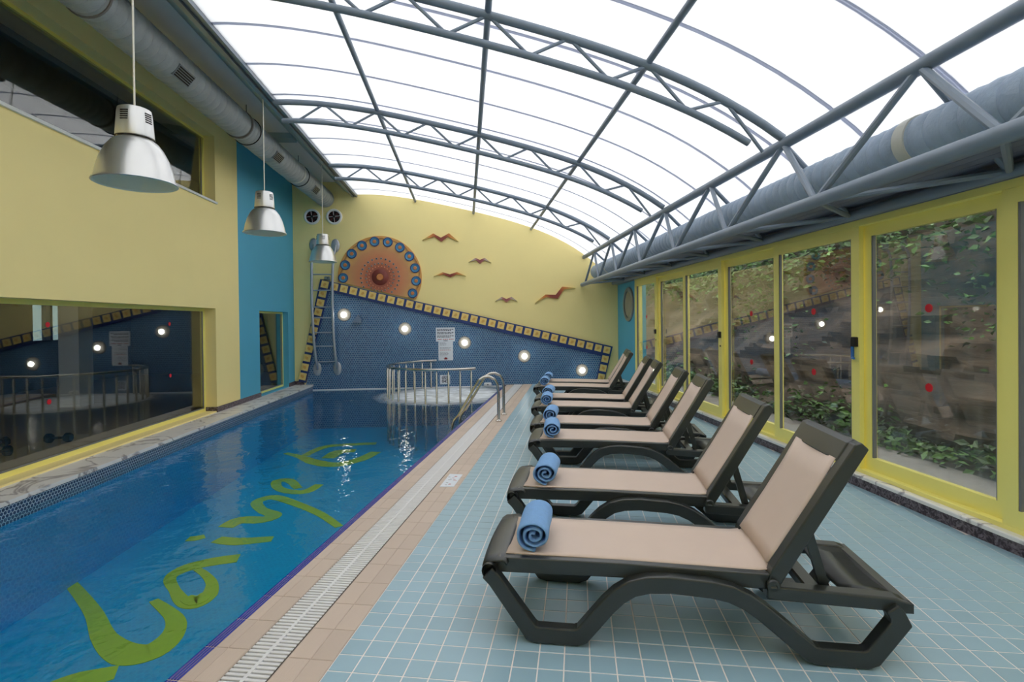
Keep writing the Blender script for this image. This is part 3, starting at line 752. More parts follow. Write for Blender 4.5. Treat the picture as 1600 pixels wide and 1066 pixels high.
# lettering laid into the pool floor (read through the surface)
def ribbon(px, widths, name='letter', dz=.004):
    pts = []
    P = [onz(x, y, PZ+dz) for x, y in px]
    # smooth with Catmull-Rom
    out = []; ww = []
    for i in range(len(P)-1):
        p0, p1, p2, p3 = P[max(i-1, 0)], P[i], P[i+1], P[min(i+2, len(P)-1)]
        for k in range(6):
            t = k/6
            out.append(.5*((2*p1)+(p2-p0)*t+(2*p0-5*p1+4*p2-p3)*t*t+(3*p1-p0-3*p2+p3)*t**3)); ww.append(widths[i]*(1-t)+widths[i+1]*t)
    out.append(P[-1]); ww.append(widths[-1])
    V_ = []; F_ = []
    for i, p in enumerate(out):
        d = (out[min(i+1, len(out)-1)]-out[max(i-1, 0)]); d.z = 0; d.normalize(); nrm = Vector((-d.y, d.x, 0))
        for s, dz in ((1, 0), (-1, 0)): V_.append(p+nrm*ww[i]*.5*s)
        for s in (1, -1): q = p+nrm*ww[i]*.5*s; V_.append(Vector((q.x, q.y, PZ)))
    for i in range(len(out)-1):
        a, c = i*4, i*4+4
        F_ += [(a, a+1, c+1, c), (a, c, c+2, a+2), (a+1, a+3, c+3, c+1)]
    F_ += [(0, 2, 3, 1), (len(V_)-4, len(V_)-3, len(V_)-1, len(V_)-2)]
    m = MB(); m.add(V_, F_); return m.build(name, M['letter'], pool_floor)
ribbon([(70, 878), (105, 906), (144, 954), (164, 998), (200, 1022), (240, 1016), (270, 990), (272, 965), (240, 938)], [.08, .09, .12, .16, .24, .26, .18, .13, .07])
ribbon([(60, 1085), (110, 1066), (150, 1058), (182, 1050)], [.2, .2, .2, .16])
ribbon([(373, 872), (330, 878), (290, 888), (266, 903), (273, 922), (287, 940), (307, 943), (326, 930), (331, 912), (321, 898), (308, 889)], [.20, .20, .18, .11, .09, .13, .17, .15, .10, .08, .07])
ribbon([(290, 934), (308, 938), (324, 926)], [.10, .17, .10], dz=.009)
ribbon([(338, 843), (372, 846), (426, 842)], [.16, .2, .14]); ribbon([(293, 842), (306, 841), (320, 838)], [.12, .14, .12])
ribbon([(352, 824), (375, 813), (410, 812), (428, 805), (408, 796), (402, 784), (428, 777), (462, 787), (500, 803), (530, 823)], [.2, .24, .22, .2, .14, .16, .18, .14, .12, .10])
ribbon([(466, 763), (452, 751), (433, 752), (434, 762), (452, 768), (478, 768), (499, 757)], [.12, .16, .16, .14, .16, .18, .14])
ribbon([(446, 708), (470, 714), (492, 722), (524, 726), (562, 718), (588, 706)], [.10, .16, .26, .28, .26, .2])
ribbon([(476, 712), (505, 699), (540, 695), (588, 693)], [.14, .2, .2, .2])
ribbon([(512, 716), (530, 706), (556, 704)], [.24, .3, .2])

# bubbling spa corner inside the curved rail
SPA = Vector((-.40, 11.25, 0)); SR = 1.27
b = MB(); V_ = []; F_ = []; NR, NA = 22, 64
V_.append((SPA.x, SPA.y, WZ+.012))
for i in range(1, NR+1):
    rr = 1.62*i/NR
    for j in range(NA):
        q = 2*math.pi*j/NA; x, y = SPA.x+rr*math.cos(q), min(SPA.y+rr*math.sin(q), VB-.005)
        if x > pool_right(y)-.01: x = pool_right(y)-.01
        hgt = max(0, noise.fractal(Vector((x*2, y*3.4, 0)), 1, 2, 3))*.05*max(0, 1-rr/1.6)+.004
        V_.append((x, y, WZ+hgt))
for j in range(NA): F_.append((0, 1+j, 1+(j+1) % NA))
for i in range(NR-1):
    for j in range(NA):
        a = 1+i*NA+j; a2 = 1+i*NA+(j+1) % NA; F_.append((a, a+NA, a2+NA, a2))
b.add(V_, F_)
tag(b.build('spa_foam', M['foam'], smooth=True, origin=(SPA.x, SPA.y, 0)), 'white bubbling foam on the water inside the curved steel rail', 'foam')['kind'] = 'stuff'
# curved handrail with posts
rail_z = .62
a0, a1 = math.radians(104), math.radians(297)
t = thing('curved_handrail', 'curved stainless steel handrail on thin posts around the bubbling spa corner', 'handrail', (SPA.x, SPA.y, PZ))
rp = [(SPA.x+SR*math.cos(a0+(a1-a0)*k/40), SPA.y+SR*math.sin(a0+(a1-a0)*k/40), rail_z) for k in range(41)]
b = MB(); b.tube(rp, .026, 10); b.build('rail', M['stainless'], t, smooth=True)
NP = 19
for k in range(NP):
    q = a0+math.radians(6)+(a1-a0-math.radians(10))*k/(NP-1)
    x, y = SPA.x+SR*math.cos(q), SPA.y+SR*math.sin(q)
    b = MB(); b.tube([(x, y, PZ), (x, y, rail_z-.07), (x, y, rail_z-.06), (x, y, rail_z-.02)], [.019, .019, .010, .010], 8); b.build('post', M['stainless'], t, smooth=True)

# pool ladder handrails on the deck edge
for k, (base, wpt, which) in enumerate((((.49, 7.93), (-.215, 7.89), 'nearer'), ((.61, 8.47), (-.11, 8.40), 'farther'))):
    B = Vector((base[0], base[1], 0)); Wp = Vector((wpt[0], wpt[1], 0)); d = (Wp-B); L = d.length; d.normalize()
    t = thing('pool_grab_rail', 'bent stainless steel grab rail of the pool steps, the %s of the pair' % which, 'grab rail', B, 0, 'grab rails of the pool steps')
    prof = [(0, 0), (0, .45), (.015, .56), (.06, .645), (.14, .69), (.22, .685), (.30, .64), (L-.10, .12), (L-.02, .03), (L+.02, -.08), (L+.01, -.25), (L-.06, -.38)]
    pts = []
    for i in range(len(prof)-1):
        for s in range(4): pts.append(tuple(prof[i][c_]*(1-s/4)+prof[i+1][c_]*s/4 for c_ in (0, 1)))
    pts.append(prof[-1])
    b = MB(); b.tube([B+d*s+Vector((0, 0, z)) for s, z in pts], .022, 12); b.build('bent_tube', M['stainless'], t, smooth=True, angle=60)
    b = MB(); b.lathe([(.05, 0), (.05, .012), (.03, .022), (.022, .03)], 20, Matrix.Translation(B)); b.build('base_flange', M['stainless'], t, smooth=True)

# ================================================================== ROOF STEEL
def ztop(u): return zroof(u)-.065
for k, v in enumerate((10.05, 7.23, 4.42)):
    ords = ['farthest curved roof truss, just before the mural wall', 'second curved roof truss from the mural wall', 'nearest curved roof truss, at the top edge of the view']
    t = thing('roof_truss', 'blue-grey steel '+ords[k], 'truss', (0, v, ztop(0)), 0, 'curved roof trusses')
    b = MB(); b.tube([(u, v, z-.065) for u, z in arcpts(UL0+.02, 2.86, 30)], .038, 10); b.build('top_chord', M['steel'], t, smooth=True)
    ue0, ue1 = -2.43, 2.54
    b = MB(); b.tube([(u, v, z-.315) for u, z in arcpts(ue0, ue1, 28)], .032, 10); b.build('bottom_chord', M['steel'], t, smooth=True)
    us = .22
    nodes = [(us+.70*q/2, q) for q in range(-8, 8) if -2.5 < us+.35*q < 2.84]
    for (ua, qa), (ub, qb) in zip(nodes[:-1], nodes[1:]):
        za = ztop(ua) if qa % 2 == 0 else ztop(ua)-.25; zb = ztop(ub) if qb % 2 == 0 else ztop(ub)-.25
        b = MB(); b.tube([(ua, v, za), (ub, v, zb)], .016, 8); b.build('diagonal_strut', M['steel'], t, smooth=True)
for u, nm in ((-1.17, 'left'), (.22, 'middle'), (1.62, 'right')):
    b = MB(); b.tube([(u, VF, zroof(u)-.04), (u, VB, zroof(u)-.04)], .03, 10)
    tag(b.build('purlin', M['steel'], None, True, origin=(u, VB, zroof(u)-.04)), 'straight steel roof tube running lengthwise under the milky roof, %s of the three' % nm, 'roof tube', 'lengthwise roof tubes')
# triangular girder over the doors
Gt = lambda v: Vector((2.84+.0065*v, v, 3.10)); Gi = lambda v: Vector((2.575+.0235*v, v, 2.42)); Go = lambda v: Vector((RU(v)-.02, v, 2.455))
t = thing('lattice_girder', 'blue-grey triangular steel lattice girder running above the glass doors', 'girder', Gi(VB))
for nm, fn, rr in (('top_chord', Gt, .05), ('inner_bottom_chord', Gi, .05), ('outer_bottom_chord', Go, .045)):
    b = MB(); b.tube([fn(VF+.06), fn(5), fn(VB-.03)], rr, 12); b.build(nm, M['steel'], t, smooth=True)
node = [4.42+1.41*q for q in range(-5, 7)]
for v in node:
    if not (VF < v < VB): continue
    for dv in (-.705, .705):
        w_ = v+dv
        if not (VF < w_ < VB-.05): continue
        b = MB(); b.tube([Gt(v), Gi(w_)], .026, 8); b.build('web_tube', M['steel'], t, smooth=True)
    for dv in (0,):
        b = MB(); b.tube([Gt(v), Go(v)], .024, 8); b.build('web_tube', M['steel'], t, smooth=True)
    for dv in (-.705, .705):
        w_ = v+dv
        if not (VF < w_ < VB-.05): continue
        b = MB(); b.tube([Go(v), Gi(w_)], .022, 8); b.build('lacing_tube', M['steel'], t, smooth=True)

# ================================================================== DUCTS
def duct(name, label, fn, v0, v1, r, step, m, bands, grilles, seed):
    t = thing(name, label, 'duct', fn(v1))
    rnd = random.Random(seed); pts = []; rs = []; v = v0
    while v < v1:
        pts += [fn(v), fn(v+step*.14), fn(v+step*.5), fn(v+step*.86)]; k_ = rnd.uniform(-.012, .012); rs += [r*(.91+rnd.uniform(0, .02)), r*(.985+k_), r*(1.012+k_), r*(.985+k_)]; v += step*rnd.uniform(.9, 1.1)
    pts.append(fn(v1)); rs.append(r)
    b = MB(); b.tube(pts, rs, 28); b.build('duct_skin', m, t, smooth=True, angle=35)
    for bv, wd, mm in bands:
        b = MB(); b.tube([fn(bv), fn(bv+wd)], r*1.045, 28); b.build('band', mm, t, smooth=True)
    return t
DL = lambda v: Vector((-3.33+.006*v, v, 4.47)); DR_ = .205
tl = duct('ventilation_duct_foil', 'crinkled grey foil-wrapped ventilation duct under the left ceiling', DL, VF, VB-.05, DR_, .13, M['duct'],
          [(4.9, .02, M['gutter']), (7.9, .03, M['gutter']), (10.35, .05, M['tape'])], [], 3)
for gv in (6.15, 9.05, 11.2):
    c = DL(gv); dirv = Vector((.78, 0, -.62)).normalized()
    mt = axis_mtx(c+dirv*(DR_-.012), dirv, (0, 1, 0))
    b = MB(); b.box((-.16, -.075, 0), (.16, .075, .022), mt); go = b.build('air_grille', M['alu'], tl)
    for s in range(5):
        b = MB(); b.box((-.145, -.062+.026*s, .022), (.145, -.046+.026*s, .028), mt); b.build('louvre', M['dark'], go)
for hv in (4.6, 8.2, 10.6):
    b = MB(); c = DL(hv); b.tube([c+Vector((.0, 0, DR_-.01)), Vector((c.x, hv, 4.87))], .006, 6); b.build('hanger_rod', M['dark'], tl)
    b = MB(); b.tube([c+Vector((math.cos(q)*(DR_+.006), 0, math.sin(q)*(DR_+.006))) for q in [2*math.pi*k/28 for k in range(28)]], .008, 6, closed=True); b.build('hanger_ring', M['dark'], tl)
DRR = lambda v: Vector((3.04+.012*v, v, 2.72))
tr_ = duct('ventilation_duct_ribbed', 'ribbed blue-grey flexible duct lying inside the girder above the doors', DRR, VF, VB-.25, .165, .115, M['duct_r'],
           [(3.2, .09, M['tape']), (11.0, .05, M['tape'])], [], 5)

# ================================================================== PENDANT LAMPS
def pendant(loc, ztop_, label, rz):
    t = thing('pendant_lamp', label, 'lamp', loc, rz, 'aluminium bell pendant lamps')
    D = .268
    b = MB(); b.lathe([(.100, .335), (.118, .325), (.150, .300), (.182, .255), (.213, .19), (.238, .11), (.252, .04), (.258, .012), (D, .010), (D+.004, 0), (D-.004, -.004)], 40)
    so_ = b.build('shade', M['lamp_alu'], t, smooth=True)
    b = MB(); b.lathe([(D-.004, -.004), (.252, .004), (.246, .04), (.232, .11), (.207, .19), (.176, .25), (.10, .30), (0, .305)], 40); b.build('shade_lining', M['lamp_in'], so_, smooth=True)
    b = MB(); b.lathe([(.110, .335), (.122, .340), (.124, .35), (.112, .52), (.106, .548), (.09, .556), (0, .558)], 32); h = b.build('housing', M['lamp_alu'], t, smooth=True)
    b = MB(); b.lathe([(.119, .333), (.126, .333), (.126, .339), (.119, .339)], 32); b.build('collar', M['gutter'], t, smooth=True)
    for q in (math.radians(250), math.radians(330), math.radians(70), math.radians(160)):
        for k in range(5):
            zz = .445+.016*k; rr = .1185-.06*(zz-.40)
            mt = Matrix.Rotation(q, 4, 'Z') @ Matrix.Translation((rr, 0, zz))
            b = MB(); b.box((-.006, -.026, -.0035), (.004, .026, .0035), mt); b.build('vent_slot', M['dark'], h)
    b = MB(); b.lathe([(0, .12), (.035, .14), (.045, .20), (.03, .26), (.025, .30)], 16); b.build('bulb', M['white'], t, smooth=True)
    b = MB(); b.tube([(0, 0, .555), (0, 0, ztop_-loc[2])], .007, 8); b.build('cable', M['cable'], t)
    return t
pendant((-2.444, 4.105, 2.59), zroof(-2.444), 'nearest and largest brushed aluminium bell pendant lamp', .3)
pendant((-2.676, 7.23, 2.755), 4.60, 'middle brushed aluminium bell pendant lamp, in front of the blue wall', .1)
pendant((-2.843, 10.70, 2.775), 4.72, 'farthest brushed aluminium bell pendant lamp, in front of the steel wall ladder', .7)

# ================================================================== MURAL WALL
def wl(poly_px): return [bw(*p) for p in poly_px]
def onwall(mb, poly, d0, d1): mb.prism(poly, VB-d1, VB-d0, lambda p, q, d: (p, d, q)); return mb
# mosaic field with film-strip border
field = wl([(516, 449), (940, 550), (930, 612), (478, 612)]); field = [(p[0], max(p[1], -.9)) for p in field]
t = thing('mosaic_mural', 'blue mosaic wedge with a film strip border on the yellow end wall', 'mural', (bw(700, 600)[0], VB, 0))
b = MB(); fz = wl([(513, 447), (944, 550), (932, 604), (478, 604)]); fz = fz[:2]+[(fz[2][0], -.95), (LEDGE(VB), -.95), (LEDGE(VB), fz[3][1])]+[fz[3]]
onwall(b, fz, .0, .02); b.build('mosaic_field', M['mosaic_wall'], t)
TLo, TRo, BRo, BLo = wl([(501.5, 436.5), (956.5, 541.5), (943, 597), (467.5, 596)]); 
TLi, TRi, BRi, BLi = wl([(514, 455.5), (939, 556.5), (930, 597), (484, 598)])
for nm, pl_ in (('film_strip_top', [TLo, TRo, TRi, TLi]), ('film_strip_left', [TLo, bw(514.5, 457), bw(478.5, 598), BLo]), ('film_strip_right', [TRo, BRo, BRi, TRi])):
    b = MB(); onwall(b, pl_, 0, .055); b.build(nm, M['mural_navy'], t)
def film_tiles(pa, pb, n, skip):
    a, c = Vector(bw(*pa)), Vector(bw(*pb)); dv = (c-a).normalized(); nv = Vector((-dv.y, dv.x)); hs = .082
    for k in range(skip, n):
        q = a+(c-a)*k/(n-1)
        sq = [q+dv*sx*hs+nv*sy*hs for sx, sy in ((-1, -1), (1, -1), (1, 1), (-1, 1))]
        b = MB(); onwall(b, [(p.x, p.y) for p in sq], .05, .07); o = b.build('film_tile', M['ochre'], t)
        sq = [q+dv*sx*hs*.5+nv*sy*hs*.5 for sx, sy in ((-1, -.9), (.2, -1), (1, .1), (.6, 1), (-.6, .7))]
        b = MB(); onwall(b, [(p.x, p.y) for p in sq], .07, .078); b.build('leaf_motif', M['ochre_pat'], o)
film_tiles((508.6, 445), (947.2, 546.8), 32, 0); film_tiles((508.6, 445), (474, 587.8), 11, 1); film_tiles((947.2, 546.8), (938.5, 589), 4, 1)
# sun relief
cx, cz = bw(594.3, 433.5); RS = abs(bw(659.2, 434)[0]-cx)
t = thing('sun_relief', 'round orange sun relief ringed with blue medallions rising behind the film strip', 'relief', (cx, VB, cz))
dl = Vector(TRo)-Vector(TLo)
def above(x, z): p = Vector((x, z))-Vector(TLo); return dl.x*p.y-dl.y*p.x > 0
ring = [(cx+RS*math.cos(q), cz+RS*math.sin(q)) for q in [2*math.pi*k/120 for k in range(120)]]
ok = [above(*p) for p in ring]; st = next(i for i in range(120) if ok[i] and not ok[i-1])
seq = []; i = st
while ok[i % 120]: seq.append(ring[i % 120]); i += 1
b = MB(); onwall(b, seq, 0, .04); b.build('sun_disc', M['sun'], t, origin=(cx, VB, cz))
def lathe_w(mb, x, z, prof, n=20): return mb.lathe(prof, n, axis_mtx((x, VB-.04, z), (0, -1, 0)))
for k in range(11):
    q = math.radians(181-20.8*k); x, z = cx+.87*RS*math.cos(q), cz+.87*RS*math.sin(q); rm = .118*RS
    b = MB(); b.cm = 0; lathe_w(b, x, z, [(rm, 0), (rm, .022), (rm*.8, .026)]); b.cm = 1; lathe_w(b, x, z, [(rm*.8, .026), (rm*.7, .018), (rm*.35, .018)])
    o = b.build('medallion', [M['med_dark'], M['med_mid']], t, smooth=True)
    b = MB(); lathe_w(b, x, z, [(rm*.38, .016), (rm*.36, .026), (rm*.2, .032), (0, .026)]); b.build('boss', M['med_orange'], o, smooth=True)
for rr, cnt, re, ph_ in ((.455, 26, .028, .05), (.335, 24, .022, .1)):
    for k in range(cnt):
        q = 2*math.pi*k/cnt+ph_; x, z = cx+rr*RS*math.cos(q), cz+rr*RS*math.sin(q)
        if not above(x, z-re*RS*1.2): continue
        b = MB(); b.cm = 0; lathe_w(b, x, z, [(re*RS, 0), (re*RS, .012), (re*RS*.55, .014)], 12); b.cm = 1; lathe_w(b, x, z, [(re*RS*.55, .012), (0, .012)], 12)
        b.build('eye_stud', [M['eye_ring'], M['ink']], t)
for k in range(22):
    q = 2*math.pi*k/22; x, z = cx+.265*RS*math.cos(q), cz+.265*RS*math.sin(q)
    b = MB(); lathe_w(b, x, z, [(.016*RS, 0), (.012*RS, .012), (0, .014)], 10); b.build('bead', M['spot_pink'], t)
b = MB(); lathe_w(b, cx, cz, [(.20*RS, 0), (.15*RS, .03), (.09*RS, .04), (.085*RS, .02)], 30); b.build('dome', M['rust'], t, smooth=True)
b = MB(); lathe_w(b, cx, cz, [(.085*RS, .02), (.075*RS, .055), (.03*RS, .06), (0, .05)], 24); b.build('centre_knob', M['med_orange'], t, smooth=True)
# birds
BZ = lambda pts: [bw(640+x/5, 340+y/5) for x, y in pts]
birds = [([(100, 178), (185, 127), (245, 160), (308, 125), (383, 190), (300, 152), (248, 190), (195, 150)], 'bird', 'largest level gull, nearest the sun, high on the yellow wall'),
         ([(462, 350), (515, 317), (548, 333), (585, 317), (638, 355), (585, 334), (550, 362), (517, 334)], 'bird_pale', 'small pale gull, upper of the two small ones'),
         ([(190, 460), (260, 430), (315, 445), (370, 428), (440, 458), (368, 444), (318, 468), (265, 446)], 'bird', 'brown gull just right of the sun, below the largest level one'),
         ([(665, 657), (720, 620), (755, 638), (795, 620), (842, 655), (792, 637), (757, 663), (722, 637)], 'bird_pale', 'small pale gull, lower of the two small ones'),
         ([(978, 668), (1060, 603), (1140, 605), (1190, 542), (1295, 551), (1205, 562), (1155, 635), (1065, 622)], 'bird', 'tilted brown gull near the right end of the yellow wall')]
for px, mm, lab in birds:
    pl_ = BZ(px); c = Vector((sum(p[0] for p in pl_)/8, sum(p[1] for p in pl_)/8))
    half = max(abs(p[0]-c.x) for p in pl_)
    b = MB(); V_ = []; F_ = []
    # wings as two bent blades, thicker in the middle
    up = pl_[:5]; lo = [pl_[0], pl_[7], pl_[6], pl_[5], pl_[4]]
    for dd in (VB, VB-.045):
        for (a, c2) in zip(up, lo): V_ += [(a[0], dd, a[1]), (c2[0], dd, c2[1])]
    for k in range(4):
        F_ += [(2*k, 2*k+1, 2*k+3, 2*k+2), (10+2*k, 12+2*k, 13+2*k, 11+2*k), (2*k, 2*k+2, 12+2*k, 10+2*k), (2*k+1, 11+2*k, 13+2*k, 2*k+3)]
    b.add(V_, F_)
    mk = M[mm].copy()
    for nd in mk.node_tree.nodes:
        if nd.type == 'MAPPING': nd.inputs['Scale'].default_value = (1/half, 0, 1/half)
    o = b.build('gull_relief', mk, None, origin=(c.x, VB, c.y)); tag(o, 'painted relief of a '+lab, 'relief', 'gull reliefs on the end wall')
# extractor vents
for px, lab in (((488, 339), 'left'), ((522.5, 339), 'right')):
    x, z = bw(*px); t = thing('extractor_fan', 'round white-rimmed extractor fan with dark red blades, %s of the pair' % lab, 'fan', (x, VB, z), 0, 'round extractor fans')
    mt = axis_mtx((x, VB, z), (0, -1, 0))
    b = MB(); b.lathe([(.135, .01), (.14, .05), (.165, .055), (.182, .04), (.185, 0)], 32, mt); b.build('rim', M['white'], t, smooth=True)
    b = MB(); b.lathe([(0, .012), (.138, .012)], 32, mt); b.build('backing', M['dark'], t)
    for k in range(6):
        q = k*math.pi/3+.3; m2 = mt @ Matrix.Rotation(q, 4, 'Z')
        b = MB(); b.add([(.03, -.012, .02), (.12, -.045, .016), (.128, .03, .03), (.03, .012, .028)], [(0, 1, 2, 3), (3, 2, 1, 0)], m2); b.build('blade', M['fan_red'], t)
    b = MB(); b.lathe([(.035, .012), (.035, .04), (0, .045)], 16, mt); b.build('hub', M['black'], t)
    b = MB()
    for k in range(4):
        q = k*math.pi/2+.12; b.tube([mt @ Vector((.03*math.cos(q), .03*math.sin(q), .05)), mt @ Vector((.142*math.cos(q), .142*math.sin(q), .05))], .005, 6)
    b.build('guard_wire', M['white'], t)
# steel wall ladder
L = lambda px, d: onv(px[0], px[1], VB-d)
tp = [L((490, 383), .02), L((524, 384), .02)]; bt = [L((496, 577), .02), L((527, 575), .02)]
t = thing('steel_ladder', 'curved stainless steel ladder fixed to the end wall with round flanges', 'ladder', (bt[0].x, VB, bt[0].z))
rails = []
for k in range(2):
    xs = [(490, 383, .02), (490, 389, .10), (487.5, 400, .17), (487, 437, .18), (487.5, 480, .18), (489.5, 520, .18), (492.5, 553, .17), (495, 568, .11), (496, 577, .02)] if k == 0 else \
         [(524, 384, .02), (523.5, 391, .10), (521, 402, .17), (519.5, 437, .18), (519.5, 480, .18), (521, 520, .18), (523.5, 553, .17), (526, 567, .11), (527, 576, .02)]
    pts = [L((x, y), d) for x, y, d in xs]; out = []
    for i in range(len(pts)-1):
        p0, p1, p2, p3 = pts[max(i-1, 0)], pts[i], pts[i+1], pts[min(i+2, len(pts)-1)]
        for s in range(5):
            u = s/5; out.append(.5*((2*p1)+(p2-p0)*u+(2*p0-5*p1+4*p2-p3)*u*u+(3*p1-p0-3*p2+p3)*u**3))
    out.append(pts[-1]); rails.append(out)
    b = MB(); b.tube(out, .031, 10); b.build('side_rail', M['ladder'], t, smooth=True)
    for e in (out[0], out[-1]):
        b = MB(); b.lathe([(.0, .015), (.10, .015), (.115, .008), (.12, 0)], 24, axis_mtx((e.x, VB-.02, e.z), (0, -1, 0)) @ Matrix.Diagonal((1.35, .82, 1, 1))); b.build('flange', M['ladder'], t, smooth=True)
for y in (408, 431, 453, 476, 499, 521.5, 544, 565):
    pr_ = []
    for out in rails:
        zt = L((505, y), .18).z; pr_.append(min(out, key=lambda p: abs(p.z-zt)))
    b = MB(); b.tube(pr_, .016, 8); b.build('rung', M['ladder'], t, smooth=True)
# wall lamps
for k, px in enumerate(((538, 492), (633, 514), (726, 535.5), (819, 556.5), (909, 578.5))):
    x, z = bw(*px); nm = ['highest and leftmost', 'second from the left', 'middle', 'fourth from the left', 'lowest and rightmost'][k]
    t = thing('wall_lamp', 'round glass wall lamp glowing on the blue mosaic, %s of five' % nm, 'lamp', (x, VB-.02, z), 0, 'round wall lamps on the mosaic')
    mt = axis_mtx((x, VB-.02, z), (0, -1, 0))
    b = MB(); b.lathe([(.0, .01), (.150, .01), (.158, .0)], 32, mt); b.build('back_plate', M['gutter'], t)
    b = MB(); b.lathe([(.155, .01), (.15, .045), (.125, .085), (.08, .11), (0, .12)], 32, mt); b.build('glass_dome', M['globe'], t, smooth=True)
    b = MB(); b.lathe([(0, .02), (.05, .03), (.066, .06), (.045, .09), (0, .098)], 20, mt); b.build('bulb', M['bulb'], t, smooth=True)
# small triangular wall speaker
c = bw(560, 499); pl_ = wl([(551.5, 504), (565, 505), (566, 498), (560.5, 492.5)])
b = MB(); onwall(b, pl_, .02, .13); tag(b.build('wall_speaker', mat('grey_plastic', srgb(120, 136, 160), .5), None, origin=(c[0], VB, c[1])), 'small grey wedge-shaped fitting on the mosaic beside the highest lamp', 'speaker')
c = bw(512, 435); b = MB(); b.box((c[0]-.06, VB-.07, c[1]-.04), (c[0]+.06, VB, c[1]+.04), None, .01); o = tag(b.build('junction_box', M['alu'], None, origin=(c[0], VB, c[1])), 'small grey junction box on the wall above the film strip corner', 'box')
b = MB(); b.lathe([(0, .004), (.014, .004), (.014, 0)], 12, axis_mtx((c[0]+.02, VB-.07, c[1]), (0, -1, 0))); b.build('cable_hole', M['black'], o)
# notices
def sheet(name, label, px0, px1, d):
    (x0, z1), (x1, z0) = bw(*px0), bw(*px1)
    b = MB(); b.box((x0, VB-d-.004, z0), (x1, VB-d, z1)); o = tag(b.build(name, M['paper'], None, origin=((x0+x1)/2, VB, z0)), label, 'sign')
    return o, x0, x1, z0, z1, VB-d-.004
def bars(o, x0, x1, z0, z1, y, rows):
    W_, H_ = x1-x0, z1-z0
    for (fa, fb, fz, fh, mm) in rows:
        b = MB(); rnd = random.Random(int(fz*1000)); x = x0+W_*fa; first = True
        while x < x0+W_*fb:
            wd = min(rnd.uniform(.02, .05), x0+W_*fb-x); b.box((x, y-.001, z1-H_*fz-H_*fh/2), (x+wd, y+.0005, z1-H_*fz+H_*fh/2)); x += wd+.010
        b.build('text_line', M[mm], o)
o, *r_ = sheet('rules_notice', 'white rules notice with dark text and a red line on the mosaic', (681, 512), (711, 533.5), .025)
bars(o, *r_, [(.07, .92, .13, .05, 'ink'), (.07, .80, .22, .05, 'ink'), (.07, .92, .36, .05, 'ink'), (.07, .86, .45, .05, 'ink'), (.07, .94, .60, .05, 'ink'), (.07, .76, .69, .05, 'ink'), (.10, .30, .84, .05, 'red_ink'), (.38, .62, .84, .05, 'red_ink'), (.68, .92, .84, .05, 'red_ink'), (.40, .62, .95, .05, 'ink')])
o, *r_ = sheet('hygiene_notice', 'narrow white notice with faint text and a dark red emblem below the rules notice', (685, 533.5), (708, 563), .022)
bars(o, *r_, [(.1, .5, .08, .02, 'slat'), (.1, .55, .14, .02, 'slat'), (.1, .5, .2, .02, 'slat'), (.1, .88, .34, .02, 'slat'), (.1, .8, .40, .02, 'slat'), (.1, .86, .46, .02, 'red_ink'), (.1, .65, .58, .02, 'slat'), (.1, .7, .64, .02, 'slat'), (.1, .66, .70, .02, 'slat'), (.1, .6, .76, .02, 'slat')])
x0, x1, z0, z1, y = r_; xm = (x0+x1)/2; hz = z1-z0
b = MB(); b.prism([(xm-.04, z0+.05*hz), (xm+.04, z0+.05*hz), (xm+.03, z0+.10*hz), (xm+.06, z0+.10*hz), (xm, z0+.17*hz), (xm-.06, z0+.10*hz), (xm-.03, z0+.10*hz)], y-.0015, y, lambda p, q, d: (p, d, q)); b.build('emblem', M['maroon'], o)
def text_mesh(s, size, name, m, parent, mtx):
    cu = bpy.data.curves.new(name, 'FONT'); cu.body = s; cu.size = size; cu.align_x = 'CENTER'; cu.align_y = 'CENTER'; cu.extrude = .0006; cu.offset = .003
    tmp = bpy.data.objects.new('tmp_text', cu); COL.objects.link(tmp)
    me = bpy.data.meshes.new_from_object(tmp.evaluated_get(bpy.context.evaluated_depsgraph_get())); bpy.data.objects.remove(tmp); bpy.data.curves.remove(cu)
    me.name = name; me.materials.clear(); me.materials.append(m)
    me.transform(Matrix.Translation(-ORG.get(parent.name, Vector())) @ mtx)
    o = bpy.data.objects.new(name, me); COL.objects.link(o); o.parent = parent; return o
o, x0, x1, z0, z1, y = sheet('depth_sign', 'small square white depth sign behind the curved handrail', (687.5, 586), (703.5, 600), .022)
for s, fz in (('055', .66), ('045', .30)):
    text_mesh(s, .10, 'depth_number', M['ink'], o, Matrix.Translation(((x0+x1)/2, y-.001, z0+(z1-z0)*fz)) @ Matrix.Rotation(math.pi/2, 4, 'X'))
bars(o, x0, x1, z0, z1, y, [(.3, .7, .1, .06, 'slat')])
# floor sticker by the grate
q = [onz(*p, .0) for p in [(687, 761), (709, 761), (723, 742), (703, 741)]]; c = sum(q, Vector())/4
b = MB(); b.prism([(p.x, p.y) for p in q], .0005, .003, lambda p, s, d: (p, s, d)); o = tag(b.build('floor_sticker', M['paper'], None, origin=(c.x, c.y, 0)), 'white sticker with red and grey marks on the beige tiles', 'sticker')
rnd = random.Random(3); ex = q[1]-q[0]; ey = q[3]-q[0]
for k in range(16):
    fx, fy = rnd.uniform(.12, .8), rnd.uniform(.1, .85); p = q[0]+ex*fx+ey*fy; mx_ = Matrix.Translation(p) @ Matrix.Rotation(-G, 4, 'Z')
    b = MB(); b.box((-.008, -.003, .003), (.014, .004, .0036), mx_); b.build('printed_mark', M['red_ink'] if fx > .45 else M['gasket'], o)
